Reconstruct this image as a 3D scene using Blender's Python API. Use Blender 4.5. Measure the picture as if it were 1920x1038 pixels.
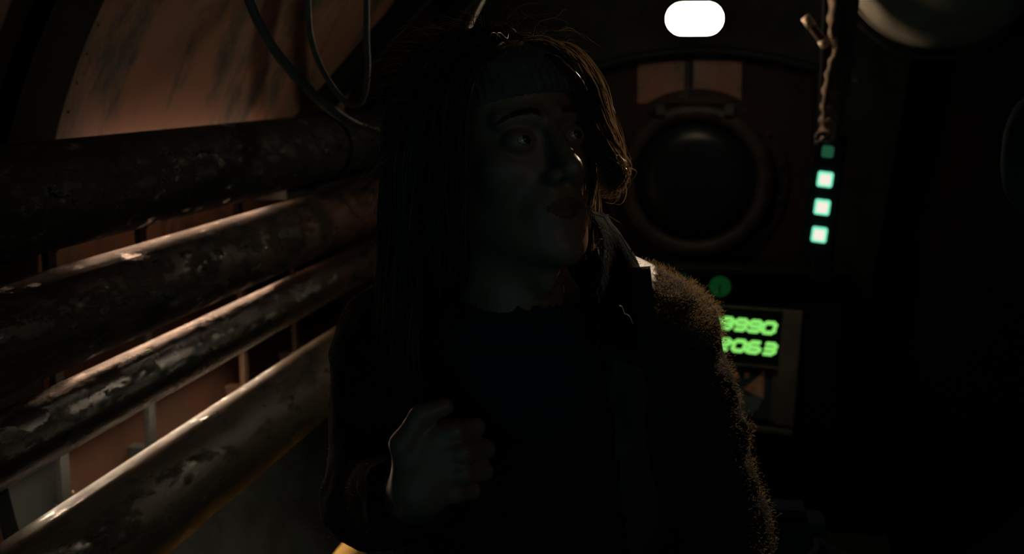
import bpy, bmesh, math, random
import numpy as np
from mathutils import Vector, Matrix, noise as mnoise

random.seed(7); rng = np.random.default_rng(7)
for o in list(bpy.data.objects): bpy.data.objects.remove(o, do_unlink=True)
scene = bpy.context.scene
COL = scene.collection

# ------------------------------------------------------------------ camera
F = 2300.0                                   # focal length in pixels of the 1920 px frame
CAM = Vector((0.0, 0.0, 1.35))
YAW, PITCH = math.radians(9.6), math.radians(-9.3)
cam_data = bpy.data.cameras.new('camera')
cam = bpy.data.objects.new('camera', cam_data); COL.objects.link(cam)
cam.location = CAM
cam.rotation_euler = (math.pi/2 + PITCH, 0, YAW)
cam_data.sensor_width = 36.0
cam_data.lens = 36.0*F/1920.0
cam_data.clip_start = 0.02
cam_data.dof.use_dof = True
cam_data.dof.focus_distance = 1.17
cam_data.dof.aperture_fstop = 7.0
scene.camera = cam
# ------------------------------------------------------------------ world, exposure
world = bpy.data.worlds.new('world'); scene.world = world
world.use_nodes = True
bg = world.node_tree.nodes['Background']
bg.inputs[0].default_value = (0.10, 0.75, 0.9, 1)
bg.inputs[1].default_value = 0.085
scene.view_settings.view_transform = 'Standard'
scene.view_settings.look = 'None'
scene.view_settings.exposure = 0.0
scene.view_settings.gamma = 1.0
scene.view_settings.use_curve_mapping = False
LAMP_STRENGTH = 52.0
SPOT_POWER = 34.0
TUBE_STRENGTH = 2.6
# weak warm fill light added for the face, out of view at the right
ld = bpy.data.lights.new('face_fill_light', 'AREA'); ld.shape = 'RECTANGLE'; ld.size = 0.5; ld.size_y = 0.25
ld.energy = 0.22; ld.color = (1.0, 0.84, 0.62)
lo = bpy.data.objects.new('face_fill_light', ld); COL.objects.link(lo)
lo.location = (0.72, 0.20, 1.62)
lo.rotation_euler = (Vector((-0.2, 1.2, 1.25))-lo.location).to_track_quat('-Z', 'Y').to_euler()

R_CAM = cam.rotation_euler.to_matrix()
def ray(px, py):
    return R_CAM @ Vector(((px-960)/F, (519-py)/F, -1.0))
def at(px, py, Y):
    d = ray(px, py); return CAM + d*(Y/d.y)
def atx(px, py, X):
    d = ray(px, py); return CAM + d*(X/d.x)

# ------------------------------------------------------------------ materials
MATS = {}
def mat_plain(name, col, rough=0.6, metal=0.0, spec=0.5, bump=0.0, bscale=60.0, var=0.0, emit=None, estr=0.0, vscale=8.0):
    if name in MATS: return MATS[name]
    m = bpy.data.materials.new(name); m.use_nodes = True
    nt = m.node_tree; b = nt.nodes['Principled BSDF']
    b.inputs['Base Color'].default_value = (*col, 1)
    b.inputs['Roughness'].default_value = rough
    b.inputs['Metallic'].default_value = metal
    b.inputs['Specular IOR Level'].default_value = spec
    tc = nt.nodes.new('ShaderNodeTexCoord')
    if var:
        n = nt.nodes.new('ShaderNodeTexNoise'); n.inputs['Scale'].default_value = vscale; n.inputs['Detail'].default_value = 6
        nt.links.new(tc.outputs['Object'], n.inputs['Vector'])
        r = nt.nodes.new('ShaderNodeValToRGB')
        r.color_ramp.elements[0].position = 0.3; r.color_ramp.elements[1].position = 0.7
        r.color_ramp.elements[0].color = (*[max(0, c*(1-var)) for c in col], 1)
        r.color_ramp.elements[1].color = (*[min(1, c*(1+var)) for c in col], 1)
        nt.links.new(n.outputs['Fac'], r.inputs['Fac']); nt.links.new(r.outputs['Color'], b.inputs['Base Color'])
    if bump:
        n2 = nt.nodes.new('ShaderNodeTexNoise'); n2.inputs['Scale'].default_value = bscale; n2.inputs['Detail'].default_value = 5
        nt.links.new(tc.outputs['Object'], n2.inputs['Vector'])
        bp = nt.nodes.new('ShaderNodeBump'); bp.inputs['Strength'].default_value = bump; bp.inputs['Distance'].default_value = 0.004
        nt.links.new(n2.outputs['Fac'], bp.inputs['Height']); nt.links.new(bp.outputs['Normal'], b.inputs['Normal'])
    if emit:
        b.inputs['Emission Color'].default_value = (*emit, 1); b.inputs['Emission Strength'].default_value = estr
    MATS[name] = m; return m

def mat_worn(name, base, worn, dark, rough=(0.22, 0.55), scale=5.0, stretch=(1, 1, 1), cover=0.5, darkcover=0.5, bump=0.25, seed=0.0, metal=0.0, spec=0.5, gloss=0.0):
    """painted steel: a base coat, worn patches, dark grime drips, uneven gloss"""
    m = bpy.data.materials.new(name); m.use_nodes = True
    nt = m.node_tree; b = nt.nodes['Principled BSDF']; L = nt.links.new
    tc = nt.nodes.new('ShaderNodeTexCoord'); mp = nt.nodes.new('ShaderNodeMapping')
    mp.inputs['Scale'].default_value = stretch; mp.inputs['Location'].default_value = (seed, seed*1.7, seed*0.3)
    L(tc.outputs['Object'], mp.inputs['Vector'])
    def noise(sc, det=8, rg=0.6):
        n = nt.nodes.new('ShaderNodeTexNoise'); n.inputs['Scale'].default_value = sc; n.inputs['Detail'].default_value = det
        n.inputs['Roughness'].default_value = rg; L(mp.outputs['Vector'], n.inputs['Vector']); return n.outputs['Fac']
    def ramp(f, a, c):
        r = nt.nodes.new('ShaderNodeMapRange'); r.inputs['From Min'].default_value = a; r.inputs['From Max'].default_value = c
        L(f, r.inputs['Value']); return r.outputs['Result']
    def mix(f, a, c):
        x = nt.nodes.new('ShaderNodeMix'); x.data_type = 'RGBA'; L(f, x.inputs['Factor'])
        for s, v in ((6, a), (7, c)):
            if isinstance(v, tuple): x.inputs[s].default_value = (*v, 1)
            else: L(v, x.inputs[s])
        return x.outputs[2]
    f1 = ramp(noise(scale), cover-0.06, cover+0.06)
    f2 = ramp(noise(scale*2.3, 10, 0.7), darkcover-0.05, darkcover+0.08)
    c = mix(f1, base, worn); c = mix(f2, c, dark)
    fine = noise(scale*14, 6, 0.7)
    L(c, b.inputs['Base Color'])
    rr = nt.nodes.new('ShaderNodeMapRange'); rr.inputs['From Min'].default_value = 0.3; rr.inputs['From Max'].default_value = 0.7
    rr.inputs['To Min'].default_value = rough[0]; rr.inputs['To Max'].default_value = rough[1]
    L(noise(scale*1.6, 6, 0.6), rr.inputs['Value'])
    if gloss:
        gm = nt.nodes.new('ShaderNodeMix'); L(ramp(noise(scale*3.1, 5, 0.6), gloss-0.03, gloss+0.04), gm.inputs['Factor'])
        L(rr.outputs['Result'], gm.inputs[2]); gm.inputs[3].default_value = 0.10; L(gm.outputs[0], b.inputs['Roughness'])
        gs = nt.nodes.new('ShaderNodeMapRange'); gs.inputs['To Min'].default_value = spec; gs.inputs['To Max'].default_value = 0.6
        L(gm.inputs['Factor'].links[0].from_socket, gs.inputs['Value']); L(gs.outputs['Result'], b.inputs['Specular IOR Level'])
    else: L(rr.outputs['Result'], b.inputs['Roughness'])
    b.inputs['Metallic'].default_value = metal; b.inputs['Specular IOR Level'].default_value = spec
    bp = nt.nodes.new('ShaderNodeBump'); bp.inputs['Strength'].default_value = bump; bp.inputs['Distance'].default_value = 0.003
    ad = nt.nodes.new('ShaderNodeMath'); ad.operation = 'MULTIPLY_ADD'; ad.inputs[1].default_value = 0.6
    L(fine, ad.inputs[0]); L(f2, ad.inputs[2])
    L(ad.outputs[0], bp.inputs['Height']); L(bp.outputs['Normal'], b.inputs['Normal'])
    MATS[name] = m; return m

def mat_emit(name, col, strength):
    m = bpy.data.materials.new(name); m.use_nodes = True
    nt = m.node_tree; nt.nodes.clear()
    e = nt.nodes.new('ShaderNodeEmission'); e.inputs[0].default_value = (*col, 1); e.inputs[1].default_value = strength
    o = nt.nodes.new('ShaderNodeOutputMaterial'); nt.links.new(e.outputs[0], o.inputs[0])
    MATS[name] = m; return m

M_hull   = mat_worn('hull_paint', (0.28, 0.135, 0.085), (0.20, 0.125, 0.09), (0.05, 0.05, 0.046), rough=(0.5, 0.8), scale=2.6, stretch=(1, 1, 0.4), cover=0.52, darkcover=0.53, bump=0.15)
M_hull_dim  = mat_worn('hull_paint_dimmed', (0.022, 0.0095, 0.0055), (0.018, 0.010, 0.0065), (0.008, 0.006, 0.005), rough=(0.5, 0.8), scale=5, stretch=(1, 1, 0.35), cover=0.52, darkcover=0.58, bump=0.15, seed=2, spec=0.08)  # hull paint darkened so the wall stays dim between the pipes
M_dark   = mat_plain('dark_steel', (0.012, 0.014, 0.014), 0.55, 0.2, 0.3, bump=0.2, bscale=40)
M_black  = mat_plain('black_plastic', (0.005, 0.007, 0.007), 0.6, 0, 0.1)
M_back   = mat_worn('bulkhead_paint', (0.015, 0.009, 0.007), (0.013, 0.010, 0.008), (0.006, 0.006, 0.006), rough=(0.45, 0.75), scale=6, cover=0.55, darkcover=0.58, bump=0.2, seed=3, spec=0.08)
M_frame  = mat_worn('frame_paint', (0.020, 0.024, 0.021), (0.028, 0.024, 0.019), (0.010, 0.010, 0.010), rough=(0.4, 0.7), scale=7, bump=0.2, seed=5, spec=0.12)
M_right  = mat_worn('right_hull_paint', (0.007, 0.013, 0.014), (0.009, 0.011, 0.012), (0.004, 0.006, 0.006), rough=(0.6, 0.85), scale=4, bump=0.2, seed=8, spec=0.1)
M_rust   = mat_plain('rusty_bar', (0.05, 0.026, 0.015), 0.6, 0, 0.4, bump=0.3, bscale=80, var=0.5)
M_rubber = mat_plain('black_rubber', (0.009, 0.01, 0.011), 0.42, 0, 0.5, bump=0.1, bscale=120)
M_cable  = mat_plain('grey_cable', (0.26, 0.21, 0.16), 0.55, 0, 0.4, bump=0.1, bscale=90, var=0.3, vscale=20)

# ------------------------------------------------------------------ mesh helpers
def new_obj(name, verts, faces, mat, parent=None, smooth=False, **tags):
    me = bpy.data.meshes.new(name); me.from_pydata([tuple(v) for v in verts], [], [tuple(f) for f in faces]); me.update()
    return link(name, me, mat, parent, smooth, **tags)
def link(name, me, mat, parent=None, smooth=False, **tags):
    o = bpy.data.objects.new(name, me); COL.objects.link(o)
    if mat is not None and not me.materials: me.materials.append(mat)
    if smooth: me.shade_smooth()
    if parent is not None: o.parent = parent
    for k, v in tags.items(): o[k] = v
    return o
def thing(name, label, category, loc=(0, 0, 0), group=None):
    o = bpy.data.objects.new(name, None); COL.objects.link(o); o.location = loc; o.empty_display_size = 0.05
    o['label'] = label; o['category'] = category
    if group: o['group'] = group
    return o
def bm_obj(name, bm, mat, parent=None, smooth=False, bevel=0.0, **tags):
    """bm is in world coordinates; children of an Empty are moved into its frame"""
    if bevel > 0:
        bmesh.ops.bevel(bm, geom=bm.edges[:], offset=bevel, segments=2, affect='EDGES', profile=0.6)
    if parent is not None:
        bpy.context.view_layer.update()
        off = parent_loc(parent)
        bmesh.ops.translate(bm, verts=bm.verts[:], vec=-off)
    me = bpy.data.meshes.new(name); bm.to_mesh(me); bm.free()
    return link(name, me, mat, parent, smooth, **tags)
def parent_loc(p):
    v = Vector((0, 0, 0))
    while p is not None: v = v + p.location; p = p.parent
    return v
def add_box(bm, c, s, rot=None):
    m = Matrix.Translation(Vector(c)) @ (rot.to_4x4() if rot is not None else Matrix.Identity(4)) @ Matrix.Diagonal((*s, 1))
    bmesh.ops.create_cube(bm, size=1.0, matrix=m)
def add_cyl(bm, p0, p1, r0, r1=None, seg=24, caps=True):
    p0, p1 = Vector(p0), Vector(p1); d = p1-p0
    q = d.to_track_quat('Z', 'Y')
    m = Matrix.Translation((p0+p1)/2) @ q.to_matrix().to_4x4()
    bmesh.ops.create_cone(bm, cap_ends=caps, segments=seg, radius1=r0, radius2=r0 if r1 is None else r1, depth=d.length, matrix=m)
def catmull(pts, n=8):
    pts = [Vector(p) for p in pts]; P = [2*pts[0]-pts[1]]+pts+[2*pts[-1]-pts[-2]]; out = []
    for i in range(1, len(P)-2):
        for k in range(n):
            t = k/n
            out.append(0.5*((2*P[i])+(P[i+1]-P[i-1])*t+(2*P[i-1]-5*P[i]+4*P[i+1]-P[i+2])*t*t+(3*P[i]-P[i-1]-3*P[i+1]+P[i+2])*t**3))
    out.append(pts[-1]); return out
def add_tube(bm, pts, r, seg=12, caps=True):
    pts = [Vector(p) for p in pts]; n = len(pts); rs = r if hasattr(r, '__len__') else [r]*n
    up = Vector((0.13, 0.31, 0.94)); rings = []
    for i, p in enumerate(pts):
        t = (pts[min(i+1, n-1)]-pts[max(i-1, 0)]).normalized()
        a = up-t*up.dot(t)
        if a.length < 1e-4: a = t.orthogonal()
        a.normalize(); up = a; b = t.cross(a)
        rings.append([bm.verts.new(p+(a*math.cos(2*math.pi*k/seg)+b*math.sin(2*math.pi*k/seg))*rs[i]) for k in range(seg)])
    for i in range(n-1):
        for k in range(seg):
            bm.faces.new((rings[i][k], rings[i][(k+1) % seg], rings[i+1][(k+1) % seg], rings[i+1][k]))
    if caps:
        bm.faces.new(rings[0][::-1]); bm.faces.new(rings[-1])
def add_lathe(bm, origin, axis, prof, seg=40):
    """prof: list of (radius, offset along axis)"""
    axis = Vector(axis).normalized(); a = axis.orthogonal().normalized(); b = axis.cross(a); origin = Vector(origin)
    rings = []
    for r, h in prof:
        if r < 1e-6: rings.append([bm.verts.new(origin+axis*h)])
        else: rings.append([bm.verts.new(origin+axis*h+(a*math.cos(2*math.pi*k/seg)+b*math.sin(2*math.pi*k/seg))*r) for k in range(seg)])
    for i in range(len(rings)-1):
        A, B = rings[i], rings[i+1]
        for k in range(seg):
            k2 = (k+1) % seg
            if len(A) == 1 and len(B) == 1: continue
            if len(A) == 1: bm.faces.new((A[0], B[k2], B[k]))
            elif len(B) == 1: bm.faces.new((A[k], A[k2], B[0]))
            else: bm.faces.new((A[k], A[k2], B[k2], B[k]))
def fin(bm): bmesh.ops.recalc_face_normals(bm, faces=bm.faces[:]); return bm
def BM(): return bmesh.new()
def structure(o): o['kind'] = 'structure'; return o

# ================================================================== THE SETTING: a cylindrical hull
ZC, RH = 0.92, 1.10
Y0, Y1 = -1.0, 3.42
def hull_pt(al, y, r=RH):            # al: angle from +X, counter-clockwise seen from the front
    return Vector((r*math.cos(al), y, ZC+r*math.sin(al)))
def hull_patch(a0, a1, y0, y1, r, thick, na=24, ny=2):
    bm = BM(); V = {}
    for l, rr in ((0, r), (1, r+thick)):
        for i in range(na+1):
            for j in range(ny+1):
                V[l, i, j] = bm.verts.new(hull_pt(a0+(a1-a0)*i/na, y0+(y1-y0)*j/ny, rr))
    for i in range(na):
        for j in range(ny):
            for l in (0, 1): bm.faces.new((V[l, i, j], V[l, i+1, j], V[l, i+1, j+1], V[l, i, j+1]))
    for i in range(na):
        for j in (0, ny): bm.faces.new((V[0, i, j], V[0, i+1, j], V[1, i+1, j], V[1, i, j]))
    for j in range(ny):
        for i in (0, na): bm.faces.new((V[0, i, j], V[0, i, j+1], V[1, i, j+1], V[1, i, j]))
    return fin(bm)
rad = math.radians
A_FL = math.asin(-ZC/RH)                      # where the deck meets the hull
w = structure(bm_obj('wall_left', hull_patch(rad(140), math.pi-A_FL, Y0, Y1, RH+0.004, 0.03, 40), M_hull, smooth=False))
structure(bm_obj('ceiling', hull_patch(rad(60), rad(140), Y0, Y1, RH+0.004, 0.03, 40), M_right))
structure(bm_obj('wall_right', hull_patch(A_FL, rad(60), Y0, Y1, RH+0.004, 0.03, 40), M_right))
# hull plates: pieces of the wall with joints between them, and frames (ribs) on their own
seams = [-1.0, 0.55, 1.82, 2.98, 3.42]
for k in range(len(seams)-1):
    for a0, a1, hm in ((140.3, 176, M_hull), (176.4, 199, M_hull_dim), (199.4, 236, M_right)):
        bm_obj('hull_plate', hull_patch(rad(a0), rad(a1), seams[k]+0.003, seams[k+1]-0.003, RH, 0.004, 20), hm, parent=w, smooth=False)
# rivets along the plate joints
riv = BM()
for s in seams[1:-1]:
    for dy in (-0.022, 0.022):
        a = 142.0
        while a < 235:
            p = hull_pt(rad(a), s+dy, RH); nrm = (Vector((0, 0, ZC))-Vector((p.x, 0, p.z))).normalized()
            bmesh.ops.create_icosphere(riv, subdivisions=1, radius=0.0032, matrix=Matrix.Translation(p)); a += 2.6
o = bm_obj('rivet_rows', riv, M_hull, parent=w, smooth=True); o['kind'] = 'stuff'
# deck
bm = BM(); add_box(bm, (0, (Y0+Y1)/2, -0.02), (1.24, Y1-Y0, 0.04)); structure(bm_obj('floor', bm, M_dark))
# hull frame in front of the lit plate, at the edge of the picture
def hull_rib(name, y, a0, a1, depth, width, mat, parent):
    return bm_obj(name, hull_patch(rad(a0), rad(a1), y-width/2, y+width/2, RH-depth, depth+0.003, 36, 1), mat, parent=parent)
hull_rib('hull_frame', 1.70, 141, 205, 0.030, 0.13, M_black, w)

# back wall with its porthole
YB = 3.36
bm = BM(); add_lathe(bm, (0, YB, ZC), (0, 1, 0), [(0, 0), (RH, 0), (RH, 0.05), (0, 0.05)], 64); fin(bm)
wb = structure(bm_obj('wall_back', bm, M_back))
# the arched header above it: a plate with an arched opening
YH = 3.28
bm = BM()
arch_c = at(1315, 95, YH); AR = 0.95
N = 64; front, back_, of, ob = [], [], [], []
inner = []; outer = []
def arch_pt(t):          # opening outline: arch on top, straight sides
    half = 0.50
    pts = []
    return pts
half = 0.30; z_top = arch_c.z; zc_a = z_top-AR
a_lim = math.asin(half/AR)
outl = [(arch_c.x-half, 0.02)]
for i in range(N+1):
    t = -a_lim+2*a_lim*i/N; outl.append((arch_c.x+AR*math.sin(t), zc_a+AR*math.cos(t)))
outl.append((arch_c.x+half, 0.02))
def project_out(x, z):
    d = Vector((x, z-ZC))
    # along the ray from the hull axis
    d.normalize(); return (d.x*RH, ZC+d.y*RH)
V = []
for (x, z) in outl:
    X2, Z2 = project_out(x, z)
    V.append([bm.verts.new((x, YH, z)), bm.verts.new((X2, YH, Z2)), bm.verts.new((x, YB, z)), bm.verts.new((X2, YB, Z2))])
for i in range(len(V)-1):
    a, b = V[i], V[i+1]
    bm.faces.new((a[0], b[0], b[1], a[1])); bm.faces.new((a[2], b[2], b[3], a[3])); bm.faces.new((a[0], b[0], b[2], a[2]))
fin(bm)
M_header = mat_worn('header_paint', (0.011, 0.014, 0.012), (0.013, 0.013, 0.010), (0.006, 0.007, 0.006), rough=(0.5, 0.8), scale=6, bump=0.2, seed=14, spec=0.08)
wf = structure(bm_obj('trim_1', bm, M_header)); wf['label'] = 'dark arched bulkhead frame above the porthole'
# rim strip around the opening
bm = BM(); add_tube(bm, [Vector((x, YH-0.004, z)) for x, z in outl], 0.012, 8); bm_obj('edge_strip', bm, M_black, parent=wf, smooth=True)

# ceiling spotlight behind the man, above the picture
sp = Vector((0.26, 2.20, 1.74)); aim = Vector((0.09, 1.24, 1.12)); sdir = (aim-sp).normalized()
spot = thing('ceiling_spotlight', 'small black ceiling spotlight shining down on the shoulder, above the picture', 'lamp', sp)
bm = BM(); add_lathe(bm, sp, sdir, [(0.0, -0.07), (0.030, -0.06), (0.042, 0.045), (0.039, 0.045), (0.027, -0.05), (0, -0.055)], 28); fin(bm); bm_obj('hood', bm, M_black, parent=spot, smooth=True)
bm = BM(); bmesh.ops.create_uvsphere(bm, u_segments=16, v_segments=10, radius=0.014, matrix=Matrix.Translation(sp-sdir*0.03)); bm_obj('bulb', bm, mat_emit('bulb_glass', (1.0, 0.72, 0.48), 6.0), parent=spot, smooth=True)
bm = BM(); add_cyl(bm, sp-sdir*0.05, Vector((sp.x+0.03, sp.y+0.05, ZC+math.sqrt(RH**2-(sp.x+0.03)**2))), 0.010, seg=12); bm_obj('stem', bm, M_black, parent=spot, smooth=True)
sl_ = bpy.data.lights.new('spot_beam', 'SPOT'); sl_.energy = SPOT_POWER; sl_.color = (1.0, 0.74, 0.52); sl_.spot_size = math.radians(45); sl_.spot_blend = 0.8; sl_.shadow_soft_size = 0.02
so_ = bpy.data.objects.new('spot_beam', sl_); COL.objects.link(so_); so_.location = sp+sdir*0.05; so_.rotation_euler = sdir.to_track_quat('-Z', 'Y').to_euler()

# porthole hatch ---------------------------------------------------
hc = at(1303, 338, YB)
s_ = YB/F
hatch = thing('round_hatch', 'dark round porthole hatch with a rusty ring, set in the far bulkhead', 'hatch', hc)
M_ring = mat_worn('ring_paint', (0.024, 0.015, 0.011), (0.018, 0.013, 0.010), (0.007, 0.007, 0.007), rough=(0.35, 0.6), scale=9, bump=0.2, seed=11, spec=0.12)
R1 = 138*s_
bm = BM(); add_lathe(bm, hc, (0, -1, 0), [(R1*0.80, 0.0), (R1*0.80, 0.035), (R1*0.86, 0.05), (R1*0.98, 0.05), (R1*1.05, 0.035), (R1*1.05, 0.0)], 72); fin(bm); bm_obj('ring', bm, M_ring, parent=hatch, smooth=True)
bm = BM(); add_lathe(bm, hc, (0, -1, 0), [(R1*0.80, 0.004), (R1*0.80, 0.02), (R1*0.5, 0.026), (0, 0.028)], 64); fin(bm)
M_glass = mat_plain('dark_glass', (0.003, 0.005, 0.005), 0.35, 0, 0.12)
bm_obj('glass', bm, M_glass, parent=hatch, smooth=True)
bm = BM(); add_lathe(bm, hc, (0, -1, 0), [(R1*1.05, 0.0), (R1*1.05, 0.012), (R1*1.22, 0.012), (R1*1.22, 0.0)], 72); fin(bm); bm_obj('flange', bm, M_back, parent=hatch)
for k in range(16):
    a = 2*math.pi*(k+0.5)/16; p = hc+Vector((math.cos(a)*R1*1.135, -0.012, math.sin(a)*R1*1.135))
    bm = BM(); add_cyl(bm, p, p+Vector((0, -0.01, 0)), 0.008, seg=6); bm_obj('bolt', bm, M_ring, parent=hatch)
for sx in (-1, 1):
    bm = BM(); add_box(bm, at(1303+sx*64, 206, YB-0.035), (0.028, 0.06, 0.03)); bm_obj('hinge', bm, M_frame, parent=hatch, bevel=0.004)
bm = BM(); add_box(bm, at(1303, 190, YB-0.03), (0.19, 0.04, 0.016)); bm_obj('hinge_bar', bm, M_back, parent=hatch, bevel=0.004)
# stiffener above the porthole: upright divider between two rust plates
bm = BM(); add_box(bm, at(1287, 150, YB-0.006), (0.012, 0.014, 0.13)); bm_obj('wall_stiffener', bm, M_frame, parent=wb, bevel=0.002)
M_plate = mat_worn('rust_plate_paint', (0.125, 0.042, 0.019), (0.09, 0.038, 0.02), (0.03, 0.018, 0.012), rough=(0.45, 0.75), scale=6, cover=0.55, darkcover=0.58, bump=0.2, seed=3)
for cx in (1240, 1345):
    bm = BM(); c = at(cx, 148, YB-0.003); add_box(bm, c, (0.128, 0.008, 0.13)); bm_obj('wall_plate', bm, M_plate, parent=wb, bevel=0.002)

# oval bulkhead lamp -----------------------------------------------
YL = 3.00
lc = at(1303, 36, YL)
sl = (YL-0.03)/F
lamp = thing('bulkhead_lamp', 'bright oval bulkhead lamp glowing warm white above the porthole', 'lamp', lc)
def oval(bm, c, hw, hh, y0, y1, seg=20, dome=0.0):
    prof = []
    r = hh
    for k in range(seg+1):
        a = -math.pi/2+math.pi*k/seg; prof.append((hw-r+r*math.cos(a), r*math.sin(a)))
    for k in range(seg+1):
        a = math.pi/2+math.pi*k/seg; prof.append((-hw+r+r*math.cos(a), r*math.sin(a)))
    def ring(y, f): return [bm.verts.new((c.x+x*f, c.y+y, c.z+z*f)) for x, z in prof]
    rings = [ring(y0, 1.0), ring(y1+dome, 1.0)]
    if dome: rings += [ring(y1+dome*0.3, 0.9), ring(y1, 0.6)]
    n = len(prof)
    for A, B in zip(rings, rings[1:]):
        for k in range(n): bm.faces.new((A[k], A[(k+1) % n], B[(k+1) % n], B[k]))
    bm.faces.new(rings[0]); bm.faces.new(rings[-1]); fin(bm)
bm = BM(); oval(bm, lc, 48*sl, 26*sl, 0.02, -0.012); bm_obj('housing', bm, M_frame, parent=lamp)
bm = BM(); oval(bm, lc, 51*sl, 28.5*sl, -0.01, -0.06, dome=0.025)
M_lamp = mat_emit('lamp_glass', (1.0, 0.80, 0.55), LAMP_STRENGTH)
bm_obj('lens', bm, M_lamp, parent=lamp, smooth=True)
bm = BM(); add_box(bm, (lc.x, (YL+0.02+YH)/2, lc.z+0.02), (0.03, YH-YL-0.02, 0.03)); bm_obj('bracket_arm', bm, M_frame, parent=lamp, bevel=0.003)

# ================================================================== PIPES ALONG THE LEFT WALL
def phi(px, py):
    d = ray(px, py); return math.atan2(-d.z, -d.x)       # angle below horizontal, in the cross-section
def pipe_geom(y_top, y_bot, X, px=0):
    a, b = phi(px, y_top), phi(px, y_bot); mid, hw = (a+b)/2, (b-a)/2
    rho = abs(X)/math.cos(mid); return Vector((X, 0, CAM.z-rho*math.sin(mid))), rho*math.sin(hw)
M_p1 = mat_worn('pipe_black_green', (0.008, 0.012, 0.011), (0.020, 0.018, 0.011), (0.004, 0.006, 0.006), rough=(0.7, 0.5), scale=9, stretch=(1, 0.6, 1.6), cover=0.55, darkcover=0.50, bump=0.8, seed=1, spec=0.10, gloss=0.60)
M_p2 = mat_worn('pipe_rust_brown', (0.085, 0.040, 0.030), (0.095, 0.058, 0.042), (0.007, 0.008, 0.008), rough=(0.6, 0.4), scale=8, stretch=(1.4, 0.5, 1.4), cover=0.55, darkcover=0.50, bump=0.8, seed=2, spec=0.15, gloss=0.60)
M_p3 = mat_worn('pipe_brown_black', (0.060, 0.034, 0.028), (0.05, 0.032, 0.026), (0.007, 0.008, 0.008), rough=(0.20, 0.34), scale=9, stretch=(1.4, 0.4, 1.4), cover=0.56, darkcover=0.53, bump=0.35, seed=4, spec=0.5)
M_p4 = mat_worn('pipe_olive_grey', (0.11, 0.092, 0.064), (0.13, 0.108, 0.072), (0.014, 0.018, 0.016), rough=(0.55, 0.36), scale=7, stretch=(1.4, 0.4, 1.4), cover=0.5, darkcover=0.57, bump=0.6, seed=6, spec=0.25, gloss=0.62)
M_p6 = mat_worn('pipe_ochre', (0.72, 0.46, 0.13), (0.6, 0.38, 0.12), (0.06, 0.04, 0.02), rough=(0.3, 0.5), scale=5, cover=0.55, darkcover=0.62, bump=0.2, seed=9)
pipes = []
def make_pipe(label, y_top, y_bot, X, mat, ya=0.4, yb=3.28, collars=(), group='pipes running along the hull wall', px=0):
    c, r = pipe_geom(y_top, y_bot, X, px)
    t = thing('wall_pipe', label, 'pipe', (c.x, ya, c.z), group)
    bm = BM(); n = 60
    add_tube(bm, [Vector((c.x, ya+(yb-ya)*i/n, c.z)) for i in range(n+1)], r, 40)
    bm_obj('pipe_body', bm, mat, parent=t, smooth=True)
    for yc, wd in collars:
        bm = BM(); add_lathe(bm, (c.x, yc, c.z), (0, 1, 0), [(r, -wd/2), (r+0.006, -wd/2+0.002), (r+0.006, wd/2-0.002), (r, wd/2)], 40); fin(bm)
        bm_obj('collar', bm, mat, parent=t, smooth=False)
    pipes.append((c, r)); return t
make_pipe('fat black-green wall pipe, topmost of the stack, below the lit hull plate', 271, 497, -0.86, M_p1, collars=((2.60, 0.07),))
make_pipe('rusty brown wall pipe with black stains, second from the top', 531, 748, -0.845, M_p2)
make_pipe('slim glossy brown wall pipe with a bright streak, third from the top', 768, 922, -0.83, M_p3)
make_pipe('thick olive-grey wall pipe with a pale lit crest, fourth from the top', 1017, 1312, -0.80, M_p4)
make_pipe('low ochre wall pipe lit gold, showing below the elbow of the man', 1805, 1960, -0.76, M_p6)
# hanger bars that hold the pipes off the hull
def hanger(y, label, mat=M_rust):
    t = thing('pipe_hanger', label, 'bracket', (-0.95, y, 0.2), 'pipe hangers behind the wall pipes')
    bm = BM(); pts = [Vector((-0.925, y, z)) for z in (1.14, 0.62)]
    add_box(bm, (-1.03, y, 0.89), (0.012, 0.026, 0.50)); bm_obj('bar', bm, mat, parent=t, bevel=0.002)
    for z in (1.13, 0.66):
        xh = -math.sqrt(RH**2-(z-ZC)**2)
        bm = BM(); add_box(bm, ((xh-1.03)/2, y, z), (abs(xh+1.03)+0.004, 0.03, 0.02)); bm_obj('standoff', bm, mat, parent=t)
    for z in (1.085, 0.86):
        bm = BM(); add_cyl(bm, (-1.025, y, z), (-1.016, y, z), 0.007, seg=6); bm_obj('bolt', bm, mat, parent=t)
    return t
for y, l, m in ((1.75, 'dark hanger bar nearest the lit hull frame, behind the pipes', M_dark), (2.06, 'dark hanger bar in the gap under the top pipe', M_dark),
                (2.52, 'rusty hanger bar seen between the third and fourth pipes', M_rust), (2.86, 'rusty hanger bar next to the sleeve, behind the pipes', M_rust)):
    hanger(y, l, m)
# cable tray behind pipes one and two
z12 = (pipes[0][0].z+pipes[1][0].z)/2
ct = thing('cable_tray', 'black cable tray wedged between the top two wall pipes', 'tray', (-0.9, 2.4, z12))
bm = BM(); add_box(bm, (-0.925, 2.84, z12), (0.09, 0.85, 0.045)); bm_obj('tray_body', bm, M_dark, parent=ct, bevel=0.003)
bm = BM(); add_box(bm, (-0.876, 2.84, z12+0.026), (0.012, 0.85, 0.012)); bm_obj('lip', bm, M_dark, parent=ct)
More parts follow.
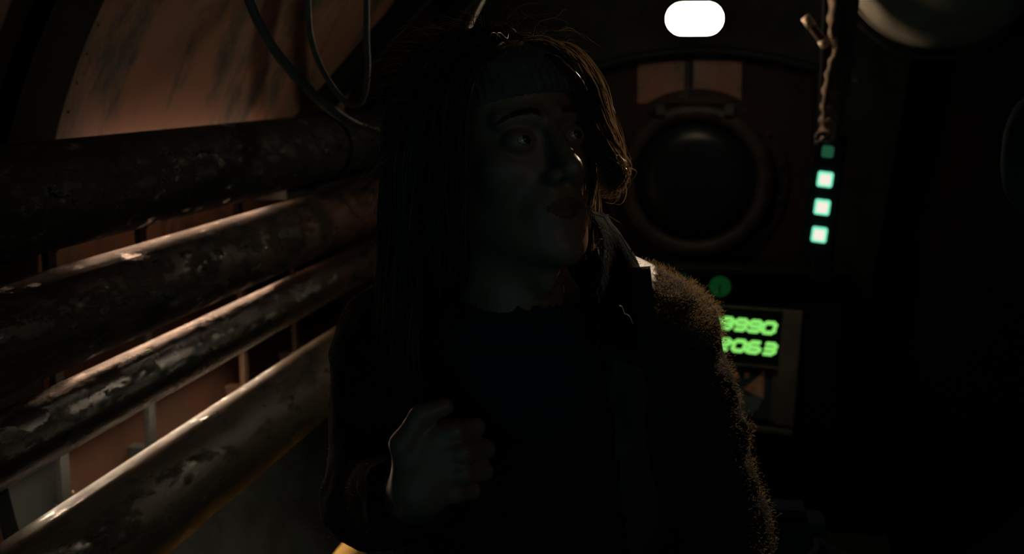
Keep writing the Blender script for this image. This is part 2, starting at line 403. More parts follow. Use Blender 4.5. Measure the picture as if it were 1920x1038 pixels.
# tube lamps hidden behind the pipes
M_tube = mat_emit('tube_glass', (1.0, 0.66, 0.45), TUBE_STRENGTH*0.82)
M_tube2 = mat_emit('tube_glass_bright', (1.0, 0.60, 0.38), TUBE_STRENGTH*6.0)
M_tube3 = mat_emit('tube_glass_cream', (1.0, 0.74, 0.50), TUBE_STRENGTH*22.0)
def tube_lamp(x, z, ya, yb, label, shield=False, tm=None):
    t = thing('tube_lamp', label, 'lamp', (x, ya, z), 'tube lamps on the hull behind the pipes')
    bm = BM(); add_cyl(bm, (x, ya+0.02, z), (x, yb-0.02, z), 0.012, seg=16); bm_obj('tube', bm, tm or (M_tube2 if shield else M_tube), parent=t, smooth=True)
    for y in (ya+0.01, yb-0.01):
        bm = BM(); add_cyl(bm, (x, y-0.012, z), (x, y+0.012, z), 0.015, seg=16); bm_obj('end_cap', bm, M_black, parent=t)
        xh = -math.sqrt(RH**2-(z-ZC)**2)
        bm = BM(); add_box(bm, ((xh+x)/2, y, z), (abs(xh-x), 0.012, 0.012)); bm_obj('bracket', bm, M_black, parent=t)
    if shield:
        bm = BM(); add_box(bm, (x-0.022, (ya+yb)/2, z-0.004), (0.004, yb-ya, 0.05)); add_box(bm, (x-0.008, (ya+yb)/2, z+0.021), (0.030, yb-ya, 0.004))
        if z < 1.1: add_box(bm, (x+0.012, (ya+yb)/2, z+0.021), (0.026, yb-ya, 0.004)); add_box(bm, (x+0.024, (ya+yb)/2, z+0.011), (0.003, yb-ya, 0.024))
        bm_obj('baffle', bm, M_frame, parent=t)  # added dark baffle, unseen, keeps tube light off the hull and the man
tube_lamp(-1.018, 1.195, 1.86, 2.78, 'warm tube lamp hidden behind the topmost wall pipe')
tube_lamp(-0.927, 1.130, 1.62, 2.40, 'warm tube lamp hidden low behind the topmost wall pipe, in an added reflector', True)
tube_lamp(-0.955, 1.005, 1.62, 2.48, 'warm tube lamp hidden behind the second wall pipe', True)
tube_lamp(-0.985, 0.805, 1.52, 2.50, 'warm tube lamp hidden behind the third wall pipe', True, M_tube3)
tube_lamp(-0.930, 0.640, 2.50, 2.85, 'added tube lamp behind the fourth wall pipe, brightening the ochre pipe', True, mat_emit('added_tube_glass', (1.0, 0.66, 0.40), TUBE_STRENGTH*1.7))  # extra lamp added only to brighten the ochre pipe below

# ================================================================== HANGING CABLES (left)
def cable(name, label, pts, r, mat, cat='cable', group=None, n=10, seg=12):
    t = BM(); add_tube(t, catmull(pts, n), r, seg)
    o = bm_obj(name, fin(t), mat, smooth=True); o['label'] = label; o['category'] = cat
    if group: o['group'] = group
    return o
g = 'cables hanging from the ceiling'
def ceil_at(p, up=0.012): return Vector((p.x, p.y, ZC+math.sqrt(RH**2-p.x**2)+up))
c0, c1 = at(440, -90, 1.62), at(935, -70, 2.7)
cable('hanging_cable', 'thick dark cable sweeping down over the pipes and up again behind the hair', [ceil_at(c0), c0.lerp(ceil_at(c0), 0.5), c0, at(468, 0, 1.63), at(497, 65, 1.65), at(545, 132, 1.69), at(610, 197, 1.74), at(670, 236, 1.80), at(720, 249, 1.86), at(775, 243, 2.05), at(825, 195, 2.3), at(858, 105, 2.5), at(880, 45, 2.6), at(902, 0, 2.65), c1, ceil_at(c1)], 0.0075, M_cable, group=g)
c0, c1 = at(577, -90, 1.72), at(687, -90, 1.83)
cable('hanging_cable', 'thin cable hanging in a narrow loop beside the long curved cable', [ceil_at(c0), c0, at(577, 0, 1.72), at(583, 70, 1.73), at(604, 130, 1.74), at(635, 178, 1.76), at(663, 198, 1.78), at(682, 182, 1.80), at(689, 130, 1.81), at(687, 60, 1.82), c1, ceil_at(c1)], 0.0045, M_cable, group=g)
# slanting hoses from the hull to the ceiling, in the dark behind the cables
for k, (p0, p1, r, l) in enumerate((((545, 262), (812, -40), 0.028, 'dark slanting hose against the hull, nearest the pipes'), ((640, 268), (905, -40), 0.022, 'dark slanting hose against the hull, beside the head'))):
    a = atx(p0[0], p0[1], -1.0); b_ = at(p1[0], p1[1], 2.62+0.1*k); e = b_+(b_-a)*0.75; e.z = min(e.z, ceil_at(e).z)
    cable('wall_hose', l, [a, a.lerp(b_, 0.35), a.lerp(b_, 0.7), b_, e, ceil_at(e)], r, M_right, 'hose', 'dark hoses on the hull')

# ================================================================== CONSOLE, DISPLAYS AND BUTTONS (right of the man)
YD = 3.06
pc = at(1400, 692, YD)
sd = YD/F*1.0
con = thing('instrument_console', 'black instrument console standing behind the shoulder of the man', 'console', Vector((at(1405, 520, YD).x, YD+0.155, 0)))
tl = at(1225, 508, YD+0.15); br = at(1585, 508, YD+0.15)
bm = BM(); cx = (tl.x+br.x)/2; wdt = br.x-tl.x; topz = tl.z
add_box(bm, (cx, YD+0.185, topz/2), (wdt, 0.06, topz)); bm_obj('body', bm, M_black, parent=con, bevel=0.008)
bm = BM(); add_box(bm, (cx, YD+0.170, topz+0.008), (wdt+0.02, 0.09, 0.016)); bm_obj('top_ledge', bm, M_black, parent=con, bevel=0.004)

# display unit: local frame u (right), v (up), n (towards the camera); right side nearer, tipped a little
def frame_axes(yaw_deg, roll_deg, pitch_deg=0):
    Rm = Matrix.Rotation(math.radians(yaw_deg), 3, 'Z') @ Matrix.Rotation(math.radians(pitch_deg), 3, 'X') @ Matrix.Rotation(math.radians(roll_deg), 3, 'Y')
    return Rm
RD = frame_axes(-15.4, 0, -12)
uD, vD, nD = RD @ Vector((1, 0, 0)), RD @ Vector((0, 0, 1)), RD @ Vector((0, -1, 0))
def dpt(px, py, out=0.0):            # point on the display's face plane seen at this pixel
    d = ray(px, py); t = (pc-CAM).dot(nD)/d.dot(nD); return CAM+d*t+nD*out
disp = thing('readout_unit', 'grey instrument unit with two rows of glowing green digits and a pinned photograph', 'display', pc)
M_bezel = mat_plain('bezel_grey', (0.075, 0.07, 0.058), 0.5, 0, 0.4, bump=0.15, bscale=90, var=0.35, vscale=14)
def dbox(name, x0, y0, x1, y1, out0, out1, mat, parent, bevel=0.0):
    """a box on the display plane given by two opposite corners in its own u/v frame"""
    a, b = dpt(x0, y0), dpt(x1, y1); a_uv = ((a-pc).dot(uD), (a-pc).dot(vD)); b_uv = ((b-pc).dot(uD), (b-pc).dot(vD))
    c = pc+uD*((a_uv[0]+b_uv[0])/2)+vD*((a_uv[1]+b_uv[1])/2)+nD*((out0+out1)/2)
    bm = BM(); add_box(bm, c, (abs(b_uv[0]-a_uv[0]), abs(out1-out0), abs(b_uv[1]-a_uv[1])), RD)
    return bm_obj(name, bm, mat, parent=parent, bevel=bevel)
dbox('housing', 1255, 562, 1488, 806, -0.06, -0.012, M_frame, disp, 0.003)
# bezel built as four bars and a divider so the windows are recessed
dbox('bezel_bar', 1255, 564, 1488, 586, -0.012, 0.010, M_bezel, disp, 0.003)
dbox('bezel_bar', 1255, 672, 1472, 690, -0.012, 0.006, M_bezel, disp, 0.003)
dbox('side_plate', 1450, 688, 1472, 790, -0.012, -0.002, M_bezel, disp, 0.001)
dbox('bezel_bar', 1255, 788, 1488, 806, -0.012, 0.010, M_bezel, disp, 0.003)
dbox('bezel_bar', 1470, 580, 1489, 800, -0.012, 0.010, M_bezel, disp, 0.003)
dbox('bezel_bar', 1255, 580, 1270, 800, -0.012, 0.010, M_bezel, disp, 0.003)
dbox('window', 1268, 586, 1468, 674, -0.012, -0.006, M_black, disp)
M_digit = mat_emit('digit_green', (0.26, 0.82, 0.15), 1.0)
SEG = {'0': 'abcdef', '1': 'bc', '2': 'abged', '3': 'abgcd', '4': 'fgbc', '5': 'afgcd', '6': 'afgedc', '7': 'abc', '8': 'abcdefg', '9': 'abcfgd'}
def digit(ch, px, py, wpx, hpx, dot=False):
    """one slanted seven-segment figure; (px,py) its centre"""
    c = dpt(px, py, 0.0); s = YD/F
    W, H, T = wpx*s, hpx*s, 7.6*s
    sl = 0.22
    root = thing('digit_tmp', '', '', c); del root['label']; del root['category']
    root.name = 'digit'; root.parent = disp; root.location = c-pc
    def P(u, v): return c+uD*(u+v*sl)+vD*v
    segs = dict(a=((-W/2, H/2), (W/2, H/2)), d=((-W/2, -H/2), (W/2, -H/2)), g=((-W/2, 0), (W/2, 0)),
                f=((-W/2, 0), (-W/2, H/2)), b=((W/2, 0), (W/2, H/2)), e=((-W/2, -H/2), (-W/2, 0)), c=((W/2, -H/2), (W/2, 0)))
    for k in SEG[ch]:
        (u0, v0), (u1, v1) = segs[k]; bm = BM()
        dx, dy = u1-u0, v1-v0; L = math.hypot(dx, dy); ex, ey = dx/L, dy/L; nx, ny = -ey, ex; i = T*0.04 if k in 'agd' else -T*0.12
        pts = [(u0+ex*i, v0+ey*i), (u0+ex*(i+T*.3)+nx*T/2, v0+ey*(i+T*.3)+ny*T/2), (u1-ex*(i+T*.3)+nx*T/2, v1-ey*(i+T*.3)+ny*T/2), (u1-ex*i, v1-ey*i),
               (u1-ex*(i+T*.3)-nx*T/2, v1-ey*(i+T*.3)-ny*T/2), (u0+ex*(i+T*.3)-nx*T/2, v0+ey*(i+T*.3)-ny*T/2)]
        lo_ = [bm.verts.new(P(*p)-nD*0.006) for p in pts]; hi = [bm.verts.new(P(*p)-nD*0.003) for p in pts]
        bm.faces.new(hi); bm.faces.new(lo_[::-1])
        for q in range(6): bm.faces.new((lo_[q], lo_[(q+1) % 6], hi[(q+1) % 6], hi[q]))
        bm_obj('segment', fin(bm), M_digit, parent=root)
    if dot:
        bm = BM(); p = P(W/2+T*0.9, -H/2); add_cyl(bm, p-nD*0.006, p-nD*0.003, 3.0*s, seg=12); bm_obj('point', bm, M_digit, parent=root)
for k, (ch, dot) in enumerate((('0', 0), ('8', 0), ('9', 1), ('9', 0), ('0', 0))):
    digit(ch, 1335+k*26.6, 602.5+k*2.95, 21.0, 18.5, dot)
for k, (ch, dot) in enumerate((('2', 0), ('0', 1), ('6', 0), ('3', 0))):
    digit(ch, 1357+k*28.2, 645+k*2.9, 21.0, 18.5, dot)
# the photograph pinned under the read-outs
M_print = bpy.data.materials.new('photo_print'); M_print.use_nodes = True
nt = M_print.node_tree; b_ = nt.nodes['Principled BSDF']; b_.inputs['Roughness'].default_value = 0.45
tc = nt.nodes.new('ShaderNodeTexCoord'); vo = nt.nodes.new('ShaderNodeTexNoise'); vo.inputs['Scale'].default_value = 26; vo.inputs['Detail'].default_value = 2
nt.links.new(tc.outputs['Object'], vo.inputs['Vector'])
rp = nt.nodes.new('ShaderNodeValToRGB'); rp.color_ramp.elements[0].color = (0.008, 0.02, 0.03, 1); rp.color_ramp.elements[1].color = (0.03, 0.06, 0.06, 1)
nt.links.new(vo.outputs['Fac'], rp.inputs['Fac']); nt.links.new(rp.outputs['Color'], b_.inputs['Base Color'])
photo = thing('pinned_photograph', 'small dark photograph with a pale wedge shape, set under the green digits', 'photograph', pc+nD*0.004)
dbox('print', 1268, 691, 1448, 788, -0.011, -0.005, M_print, photo)
M_pale = mat_plain('print_pale', (0.50, 0.27, 0.17), 0.5, 0, 0.4, var=0.3, vscale=40)
M_blue = mat_plain('print_grey_blue', (0.10, 0.15, 0.15), 0.5, 0, 0.4, var=0.3, vscale=40)
def print_patch(name, pix, mat, out):
    bm = BM(); hi = [bm.verts.new(dpt(x, y, out)) for x, y in pix]; lo_ = [bm.verts.new(dpt(x, y, out-0.001)) for x, y in pix]
    bm.faces.new(hi); bm.faces.new(lo_[::-1]); n = len(pix)
    for q in range(n): bm.faces.new((lo_[q], lo_[(q+1) % n], hi[(q+1) % n], hi[q]))
    bm_obj(name, fin(bm), mat, parent=photo)
print_patch('pale_wedge', [(1393, 729), (1412, 714), (1426, 700), (1433, 692), (1432, 725), (1431, 748), (1415, 740)], M_pale, -0.003)
print_patch('pale_spot', [(1374, 696), (1384, 696), (1386, 706), (1376, 710)], M_pale, -0.003)
print_patch('pale_spot', [(1395, 698), (1405, 697), (1405, 705), (1396, 709)], M_pale, -0.003)
print_patch('grey_area', [(1392, 738), (1415, 742), (1430, 750), (1418, 770), (1385, 782), (1380, 752)], M_blue, -0.0035)

# round green dials above the display
M_dial = mat_emit('dial_green', (0.012, 0.16, 0.03), 0.16)
M_dialb = mat_emit('dial_green_dim', (0.01, 0.12, 0.05), 0.05)
def dial(px, py, rpx, m, label):
    c = at(px, py, YD+0.145); s = (YD+0.145)/F
    t = thing('round_dial', label, 'dial', c, 'round dials on the console')
    bm = BM(); add_lathe(bm, c, (0, -1, 0), [(rpx*s*0.98, -0.009), (rpx*s*1.16, 0.0), (rpx*s*1.16, 0.008), (rpx*s, 0.008), (rpx*s, 0.002)], 36); fin(bm); bm_obj('rim', bm, M_black, parent=t, smooth=False)
    bm = BM(); add_lathe(bm, c, (0, -1, 0), [(rpx*s, 0.0), (rpx*s, 0.003), (0, 0.004)], 36); fin(bm); bm_obj('face', bm, m, parent=t)
    bm = BM(); add_box(bm, c+Vector((0.0, -0.006, rpx*s*-0.3)), (0.004, 0.002, rpx*s*1.0)); bm_obj('needle', bm, M_black, parent=t)
dial(1350, 536, 20, M_dial, 'dim green round dial just above the glowing digits')
dial(1272, 524, 20, M_dialb, 'very dim green dial half hidden behind the fuzzy shoulder')

# column of lit buttons --------------------------------------------
YBt = 2.92
M_bt = mat_emit('button_mint', (0.20, 0.90, 0.56), 1.0); M_btc = mat_emit('button_core', (0.95, 0.86, 0.74), 1.0)
M_btd = mat_emit('button_dim', (0.02, 0.13, 0.06), 0.55)
strip_c = at(1543, 370, YBt)
strip = thing('switch_strip', 'narrow black switch strip carrying the column of lit square buttons', 'panel', strip_c)
RB = frame_axes(-4, 6.0, 0); uB, vB, nB = RB @ Vector((1, 0, 0)), RB @ Vector((0, 0, 1)), RB @ Vector((0, -1, 0))
bm = BM(); add_box(bm, strip_c-nB*0.02, (0.075, 0.03, 0.30), RB); bm_obj('strip_body', bm, M_black, parent=strip, bevel=0.004)
# post that carries the strip
bm = BM(); zt = strip_c.z; add_box(bm, (strip_c.x+0.012, YBt+0.06, 1.40), (0.05, 0.04, 1.06)); bm_obj('post', bm, M_black, parent=strip, bevel=0.004)
def rsq(bm, c, hs, r, d0, d1, seg=6):
    prof = []
    for q, (sx, sy) in enumerate(((1, 1), (-1, 1), (-1, -1), (1, -1))):
        for k in range(seg+1):
            a = math.pi/2*q+math.pi/2*k/seg; prof.append((sx*(hs-r)+r*math.cos(a), sy*(hs-r)+r*math.sin(a)))
    lo_ = [bm.verts.new(c+uB*x+vB*y+nB*d0) for x, y in prof]; hi = [bm.verts.new(c+uB*x+vB*y+nB*d1) for x, y in prof]
    n = len(prof); bm.faces.new(hi); bm.faces.new(lo_[::-1])
    for k in range(n): bm.faces.new((lo_[k], lo_[(k+1) % n], hi[(k+1) % n], hi[k]))
    fin(bm)
for k, (px, py, lab) in enumerate(((1552, 284, 'dim green square button at the top of the column of buttons'), (1547, 336, 'bright mint square button, uppermost of the three brightly lit ones'),
                                   (1541.5, 388, 'bright mint square button, in the middle of the three brightly lit ones'), (1536, 439.5, 'bright mint square button, lowest of the column'))):
    c = at(px, py, YBt); s = YBt/F
    t = thing('square_button', lab, 'button', c, 'square buttons on the switch strip')
    hs = 14*s if k else 10.5*s
    bm = BM(); rsq(bm, c, hs, 0.006, -0.006, 0.008); bm_obj('cap', bm, M_bt if k else M_btd, parent=t)
    if k:
        bm = BM(); rsq(bm, c, hs*0.70, 0.004, 0.0, 0.0085); bm_obj('lit_core', bm, M_btc, parent=t)

# ================================================================== HANGING BUNDLE (right) and dome
YN = 2.900
M_rag = mat_plain('brown_rag', (0.20, 0.125, 0.085), 0.7, 0, 0.3, bump=0.5, bscale=50, var=0.5, vscale=18)
bun = thing('cable_bundle', 'twisted brown bundle of wrapped cables hanging above the lit buttons', 'cable bundle', at(1580, -90, YN))
def bunch(name, pts, rs, mat, n=8, seg=12):
    cp = catmull([at(x, y, Y) for x, y, Y in pts], n); k = len(cp)
    rr = np.interp(np.linspace(0, 1, k), np.linspace(0, 1, len(rs)), rs)
    rr = [r*(1+0.14*math.sin(i*1.3+pts[0][0])) for i, r in enumerate(rr)]
    bm = BM(); add_tube(bm, cp, rr, seg); return bm_obj(name, fin(bm), mat, parent=bun, smooth=True)
bunch('wrapped_core', [(1585, -345, 2.900), (1585, -110, 2.900), (1572, 10, 2.900), (1570, 60, 2.900), (1582, 100, 2.900), (1570, 150, 2.900), (1562, 200, 2.900), (1556, 240, 2.900), (1552, 268, 2.900)], [0.0226, 0.0226, 0.0226, 0.0186, 0.0213, 0.0293, 0.0266, 0.0239, 0.0160], M_rag)
bunch('strand', [(1572, -345, 2.885), (1572, -110, 2.885), (1570, 0, 2.885), (1568, 50, 2.880), (1572, 90, 2.875), (1562, 120, 2.875), (1553, 160, 2.880), (1546, 210, 2.885), (1550, 262, 2.885)], [0.0133, 0.0133, 0.0160, 0.0120, 0.0093, 0.0120, 0.0093, 0.0067, 0.0053], M_rag)
bunch('strand', [(1600, -345, 2.885), (1600, -110, 2.885), (1595, 0, 2.885), (1592, 40, 2.880), (1584, 80, 2.875), (1574, 110, 2.880), (1582, 160, 2.890), (1570, 230, 2.890)], [0.0106, 0.0106, 0.0106, 0.0093, 0.0080, 0.0080, 0.0093, 0.0067], M_rag)
bunch('strand', [(1606, -345, 2.895), (1606, -60, 2.895), (1602, 40, 2.890), (1590, 95, 2.885), (1565, 125, 2.875), (1572, 200, 2.880), (1562, 262, 2.885)], [0.0067]*7, M_rag)
M_knit = mat_plain('dark_cord', (0.0665, 0.0599, 0.0532), 0.7)
bunch('loose_end', [(1552, 255, 2.885), (1537, 250, 2.880), (1530, 258, 2.880), (1535, 275, 2.880)], [0.0053, 0.0047, 0.0040, 0.0027], M_knit)
bunch('loose_end', [(1560, 250, 2.885), (1543, 262, 2.875), (1528, 268, 2.875)], [0.0053, 0.0040, 0.0027], M_knit)
plug_m = mat_plain('pale_plug', (0.75, 0.52, 0.40), 0.45, 0, 0.4)
bm = BM(); a = at(1511, 33, 2.880); b2 = at(1549, 86, 2.890); add_tube(bm, catmull([a, a.lerp(b2, 0.3), a.lerp(b2, 0.7), b2], 4), [0.0096]*12+[0.0067], 14); fin(bm); bm_obj('plug', bm, mat_plain('plug_red', (0.16, 0.0798, 0.0599), 0.4), parent=bun, smooth=True)
bm = BM(); add_cyl(bm, a-(b2-a)*0.0266, a.lerp(b2, 0.30), 0.0109, seg=16); bm_obj('plug_tip', bm, plug_m, parent=bun, smooth=True)
bm = BM(); add_cyl(bm, a.lerp(b2, 0.78), a.lerp(b2, 1.02), 0.0113, seg=16); bm_obj('plug_collar', bm, plug_m, parent=bun, smooth=True)
pin = thing('small_connector', 'tiny pinkish connector tip poking out beside the wrapped bundle', 'connector', at(1607, 152, 2.900))
bm = BM(); add_cyl(bm, at(1592, 143, 2.900), at(1610, 154, 2.890), 0.0060, seg=12); bm_obj('stub', bm, plug_m, parent=pin, smooth=True)
bm = BM(); add_cyl(bm, at(1609, 153, 2.890), at(1613, 157, 2.888), 0.0080, seg=12); bm_obj('collar', bm, mat_plain('green_collar', (0.0399, 0.25, 0.10), 0.4), parent=pin, smooth=True)

dome_c = at(1772, -95, 3.10); sdm = 3.10/F
dome = thing('pale_dome', 'pale smooth dome hanging from the ceiling beside the wrapped bundle', 'dome', dome_c)
M_dome = mat_plain('dome_paint', (0.52, 0.45, 0.36), 0.42, 0, 0.5, bump=0.12, bscale=60, var=0.25, vscale=12)
bm = BM(); bmesh.ops.create_uvsphere(bm, u_segments=64, v_segments=40, radius=1.0, matrix=Matrix.Translation(dome_c) @ Matrix.Rotation(math.radians(-12), 4, 'Y') @ Matrix.Diagonal((178*sdm, 0.17, 172*sdm, 1)))
bm_obj('shell', bm, M_dome, parent=dome, smooth=True)
bm = BM(); pts = []
for k in range(33):
    a = math.radians(205+k*4.0); pts.append(dome_c+Vector((math.cos(a)*192*sdm, -0.03, math.sin(a)*188*sdm)))
add_tube(bm, pts, 0.007, 10); bm_obj('guard_strap', fin(bm), M_frame, parent=dome, smooth=True)
bm = BM(); top = Vector((dome_c.x, dome_c.y, ZC+math.sqrt(RH**2-dome_c.x**2))); add_cyl(bm, dome_c, top, 0.02, seg=16); bm_obj('hanger_rod', bm, M_frame, parent=dome, smooth=True)

# ================================================================== dark furniture on the right
def panel_box(name, label, cat, c, size, group=None, lines=2):
    t = thing(name, label, cat, (c[0], c[1], c[2]-size[2]/2), group)
    bm = BM(); add_box(bm, c, size); bm_obj('body', bm, M_right, parent=t, bevel=0.008)
    for k in range(lines):
        z = c[2]-size[2]/2+size[2]*(k+0.5)/lines
        bm = BM(); add_box(bm, (c[0]-size[0]/2-0.004, c[1], z), (0.012, size[1]*0.86, size[2]/lines*0.86)); d = bm_obj('door', bm, M_frame, parent=t, bevel=0.004)
        bm = BM(); add_cyl(bm, (c[0]-size[0]/2-0.03, c[1]-0.03, z), (c[0]-size[0]/2-0.03, c[1]+0.03, z), 0.006, seg=10); bm_obj('handle', bm, M_dark, parent=d, smooth=True)
    return t
panel_box('equipment_locker', 'tall black equipment locker against the dark hull wall', 'locker', (0.71, 2.05, 0.86), (0.24, 0.6, 0.8))
g = 'dark conduits on the right hull'
cable('wall_conduit', 'dark upright conduit on the hull beyond the locker', [(0.86, 2.62, 0.25), (0.90, 2.62, 0.8), (0.88, 2.62, 1.3), (0.7, 2.62, 1.68)], 0.03, M_right, 'conduit', g)
cable('wall_conduit', 'dark upright conduit on the hull, the one further away', [(0.84, 2.85, 0.25), (0.88, 2.85, 0.8), (0.86, 2.85, 1.3), (0.69, 2.85, 1.66)], 0.025, M_right, 'conduit', g)
M_bag = mat_plain('blue_canvas', (0.008, 0.025, 0.038), 0.9, 0, 0.05, bump=0.3, bscale=60, var=0.4)
bag = thing('canvas_bag', 'dark blue canvas bag hanging at the edge of the picture', 'bag', at(1950, 290, 1.75))
bm = BM(); bc = at(1950, 290, 1.75); bmesh.ops.create_uvsphere(bm, u_segments=32, v_segments=20, radius=1, matrix=Matrix.Translation(bc) @ Matrix.Diagonal((0.05, 0.05, 0.085, 1)))
for v in bm.verts: v.co += v.normal*0.006*mnoise.noise(v.co*30)
bm_obj('sack', bm, M_bag, parent=bag, smooth=True)
bm = BM(); add_tube(bm, catmull([bc+Vector((0, 0, 0.08)), bc+Vector((0.05, 0, 0.18)), bc+Vector((0.14, 0, 0.30))], 6), 0.006, 8); bm_obj('strap', bm, M_bag, parent=bag, smooth=True)

# things low down between the arm and the edge
def rounded_bin():
    c = at(1490, 1012, 1.75)
    t = thing('blue_tin', 'small dark blue tin standing low beside the sleeve', 'tin', (c.x, c.y, c.z-0.04))
    bm = BM(); add_box(bm, c, (0.085, 0.07, 0.075)); bm_obj('tin_body', bm, M_bag, parent=t, bevel=0.01)
    bm = BM(); add_box(bm, c+Vector((-0.012, 0, 0.046)), (0.05, 0.05, 0.014)); bm_obj('lid', bm, M_bag, parent=t, bevel=0.003)
    return c
tc_ = rounded_bin()
st = thing('side_stool', 'dark metal stand low down carrying the blue tin', 'stand', (tc_.x, 1.78, 0))
zt = tc_.z-0.0385
bm = BM(); add_box(bm, (tc_.x+0.02, 1.78, zt-0.012), (0.26, 0.24, 0.022)); bm_obj('top', bm, mat_plain('black_matte', (0.004, 0.005, 0.005), 0.95, 0, 0.05), parent=st, bevel=0.004)
for sx in (-0.09, 0.13):
    for sy in (-0.09, 0.09):
        bm = BM(); add_cyl(bm, (tc_.x+sx, 1.78+sy, 0), (tc_.x+sx, 1.78+sy, zt-0.02), 0.012, seg=12); bm_obj('leg', bm, M_dark, parent=st, smooth=True)
cable('loose_cable', 'pinkish cable end curling over the low dark stand', [at(1505, 1050, 1.70), at(1522, 1036, 1.70), at(1532, 1022, 1.70), at(1531, 1010, 1.71), at(1545, 1016, 1.72), at(1562, 1032, 1.74), at(1590, 1045, 1.76)], 0.005, mat_plain('pink_cable', (0.22, 0.15, 0.13), 0.5))
cable('floor_conduit', 'pale conduit seen through the gap between the arm and the body', [at(1150, 878, 1.85), at(1236, 908, 1.80), at(1300, 936, 1.76), at(1360, 965, 1.70)], 0.0155, mat_plain('pale_conduit', (0.24, 0.17, 0.13), 0.5, bump=0.2), 'conduit')
#MAN#
# ================================================================== THE MAN
# ---- signed-distance modelling helpers (numpy, surface nets)
def sd_ell(P, c, r):
    q = (P-np.array(c, np.float32))/np.array(r, np.float32); k0 = np.sqrt((q*q).sum(-1)); q2 = q/np.array(r, np.float32); k1 = np.sqrt((q2*q2).sum(-1))+1e-9
    return k0*(k0-1.0)/k1
def sd_cone(P, a, b, ra, rb):
    a = np.array(a, np.float32); b = np.array(b, np.float32); ab = b-a
    t = np.clip(((P-a)@ab)/(ab@ab), 0, 1)[..., None]; d = P-(a+t*ab)
    return np.sqrt((d*d).sum(-1))-(ra+(rb-ra)*t[..., 0])
def smin(a, b, k):
    h = np.clip(0.5+0.5*(b-a)/k, 0, 1); return b+(a-b)*h-k*h*(1-h)
def smax(a, b, k): return -smin(-a, -b, k)
def surface_nets(f, lo, hi, h):
    lo = np.array(lo, np.float32); hi = np.array(hi, np.float32)
    n = np.ceil((hi-lo)/h).astype(int)+1
    ax = [lo[i]+h*np.arange(n[i], dtype=np.float32) for i in range(3)]
    D = np.empty(n, np.float32)
    Yg, Zg = np.meshgrid(ax[1], ax[2], indexing='ij')
    for s0 in range(0, n[0], 16):
        xs = ax[0][s0:s0+16]
        P = np.empty((len(xs),)+Yg.shape+(3,), np.float32); P[..., 0] = xs[:, None, None]; P[..., 1] = Yg; P[..., 2] = Zg
        D[s0:s0+16] = f(P)
    S = D < 0
    m = n-1
    acc = np.zeros(tuple(m)+(3,), np.float32); cnt = np.zeros(tuple(m), np.float32)
    offs = [(i, j, k) for i in (0, 1) for j in (0, 1) for k in (0, 1)]
    def sub(A, o): return A[o[0]:o[0]+m[0], o[1]:o[1]+m[1], o[2]:o[2]+m[2]]
    for a in offs:
        for axis in range(3):
            if a[axis]: continue
            b = list(a); b[axis] = 1
            da, db = sub(D, a), sub(D, b); c = sub(S, a) != sub(S, b)
            t = np.where(c, da/(da-db+1e-12), 0)
            for q in range(3):
                acc[..., q] += np.where(c, a[q]+(t if q == axis else 0), 0)
            cnt += c
    act = cnt > 0
    idx = -np.ones(tuple(m), np.int64); idx[act] = np.arange(act.sum())
    cells = np.argwhere(act)
    V = lo+h*(cells+acc[act]/cnt[act][:, None])
    quads = []
    for axis in range(3):
        o1, o2 = [q for q in range(3) if q != axis]
        sl0 = [slice(1, m[q]) for q in range(3)]; sl0[axis] = slice(0, m[axis])
        A = S[tuple(slice(s.start, s.stop) for s in sl0)]
        sl1 = list(sl0); sl1[axis] = slice(1, m[axis]+1); B = S[tuple(sl1)]
        e = np.argwhere(A != B); 
        if not len(e): continue
        inside = A[tuple(e.T)]
        base = e.copy(); base[:, o1] += 1; base[:, o2] += 1
        def cell(d1, d2):
            c = base.copy(); c[:, o1] -= d1; c[:, o2] -= d2; return idx[tuple(c.T)]
        q = np.stack([cell(0, 0), cell(1, 0), cell(1, 1), cell(0, 1)], 1)
        flip = inside if axis != 1 else ~inside
        q[flip] = q[flip][:, ::-1]
        quads.append(q)
    Q = np.concatenate(quads); Q = Q[(Q >= 0).all(1)]
    return V, Q
def mesh_from(name, V, Q):
    me = bpy.data.meshes.new(name)
    me.from_pydata(V.tolist(), [], Q.tolist()); me.update()
    bm = bmesh.new(); bm.from_mesh(me); bmesh.ops.recalc_face_normals(bm, faces=bm.faces[:]); bm.to_mesh(me); bm.free()
    return me

# ---- pose
TH, PU, RO = math.radians(42), math.radians(15), math.radians(-3)
RHd = Matrix.Rotation(TH, 3, 'Z') @ Matrix.Rotation(-PU, 3, 'X') @ Matrix.Rotation(RO, 3, 'Y') @ Matrix.Diagonal((0.92, 0.92, 1.0))
eye_mid = at(1027, 256, 1.135)
HC = eye_mid - RHd @ Vector((0, -0.088, 0.0))
RHn = np.array(RHd, np.float32); HCn = np.array(HC, np.float32)
def hw(p): return HC + RHd @ Vector(p)           # head frame -> world
def mirror(f): return lambda P: np.minimum(f(P), f(P*np.array([-1, 1, 1], np.float32)))

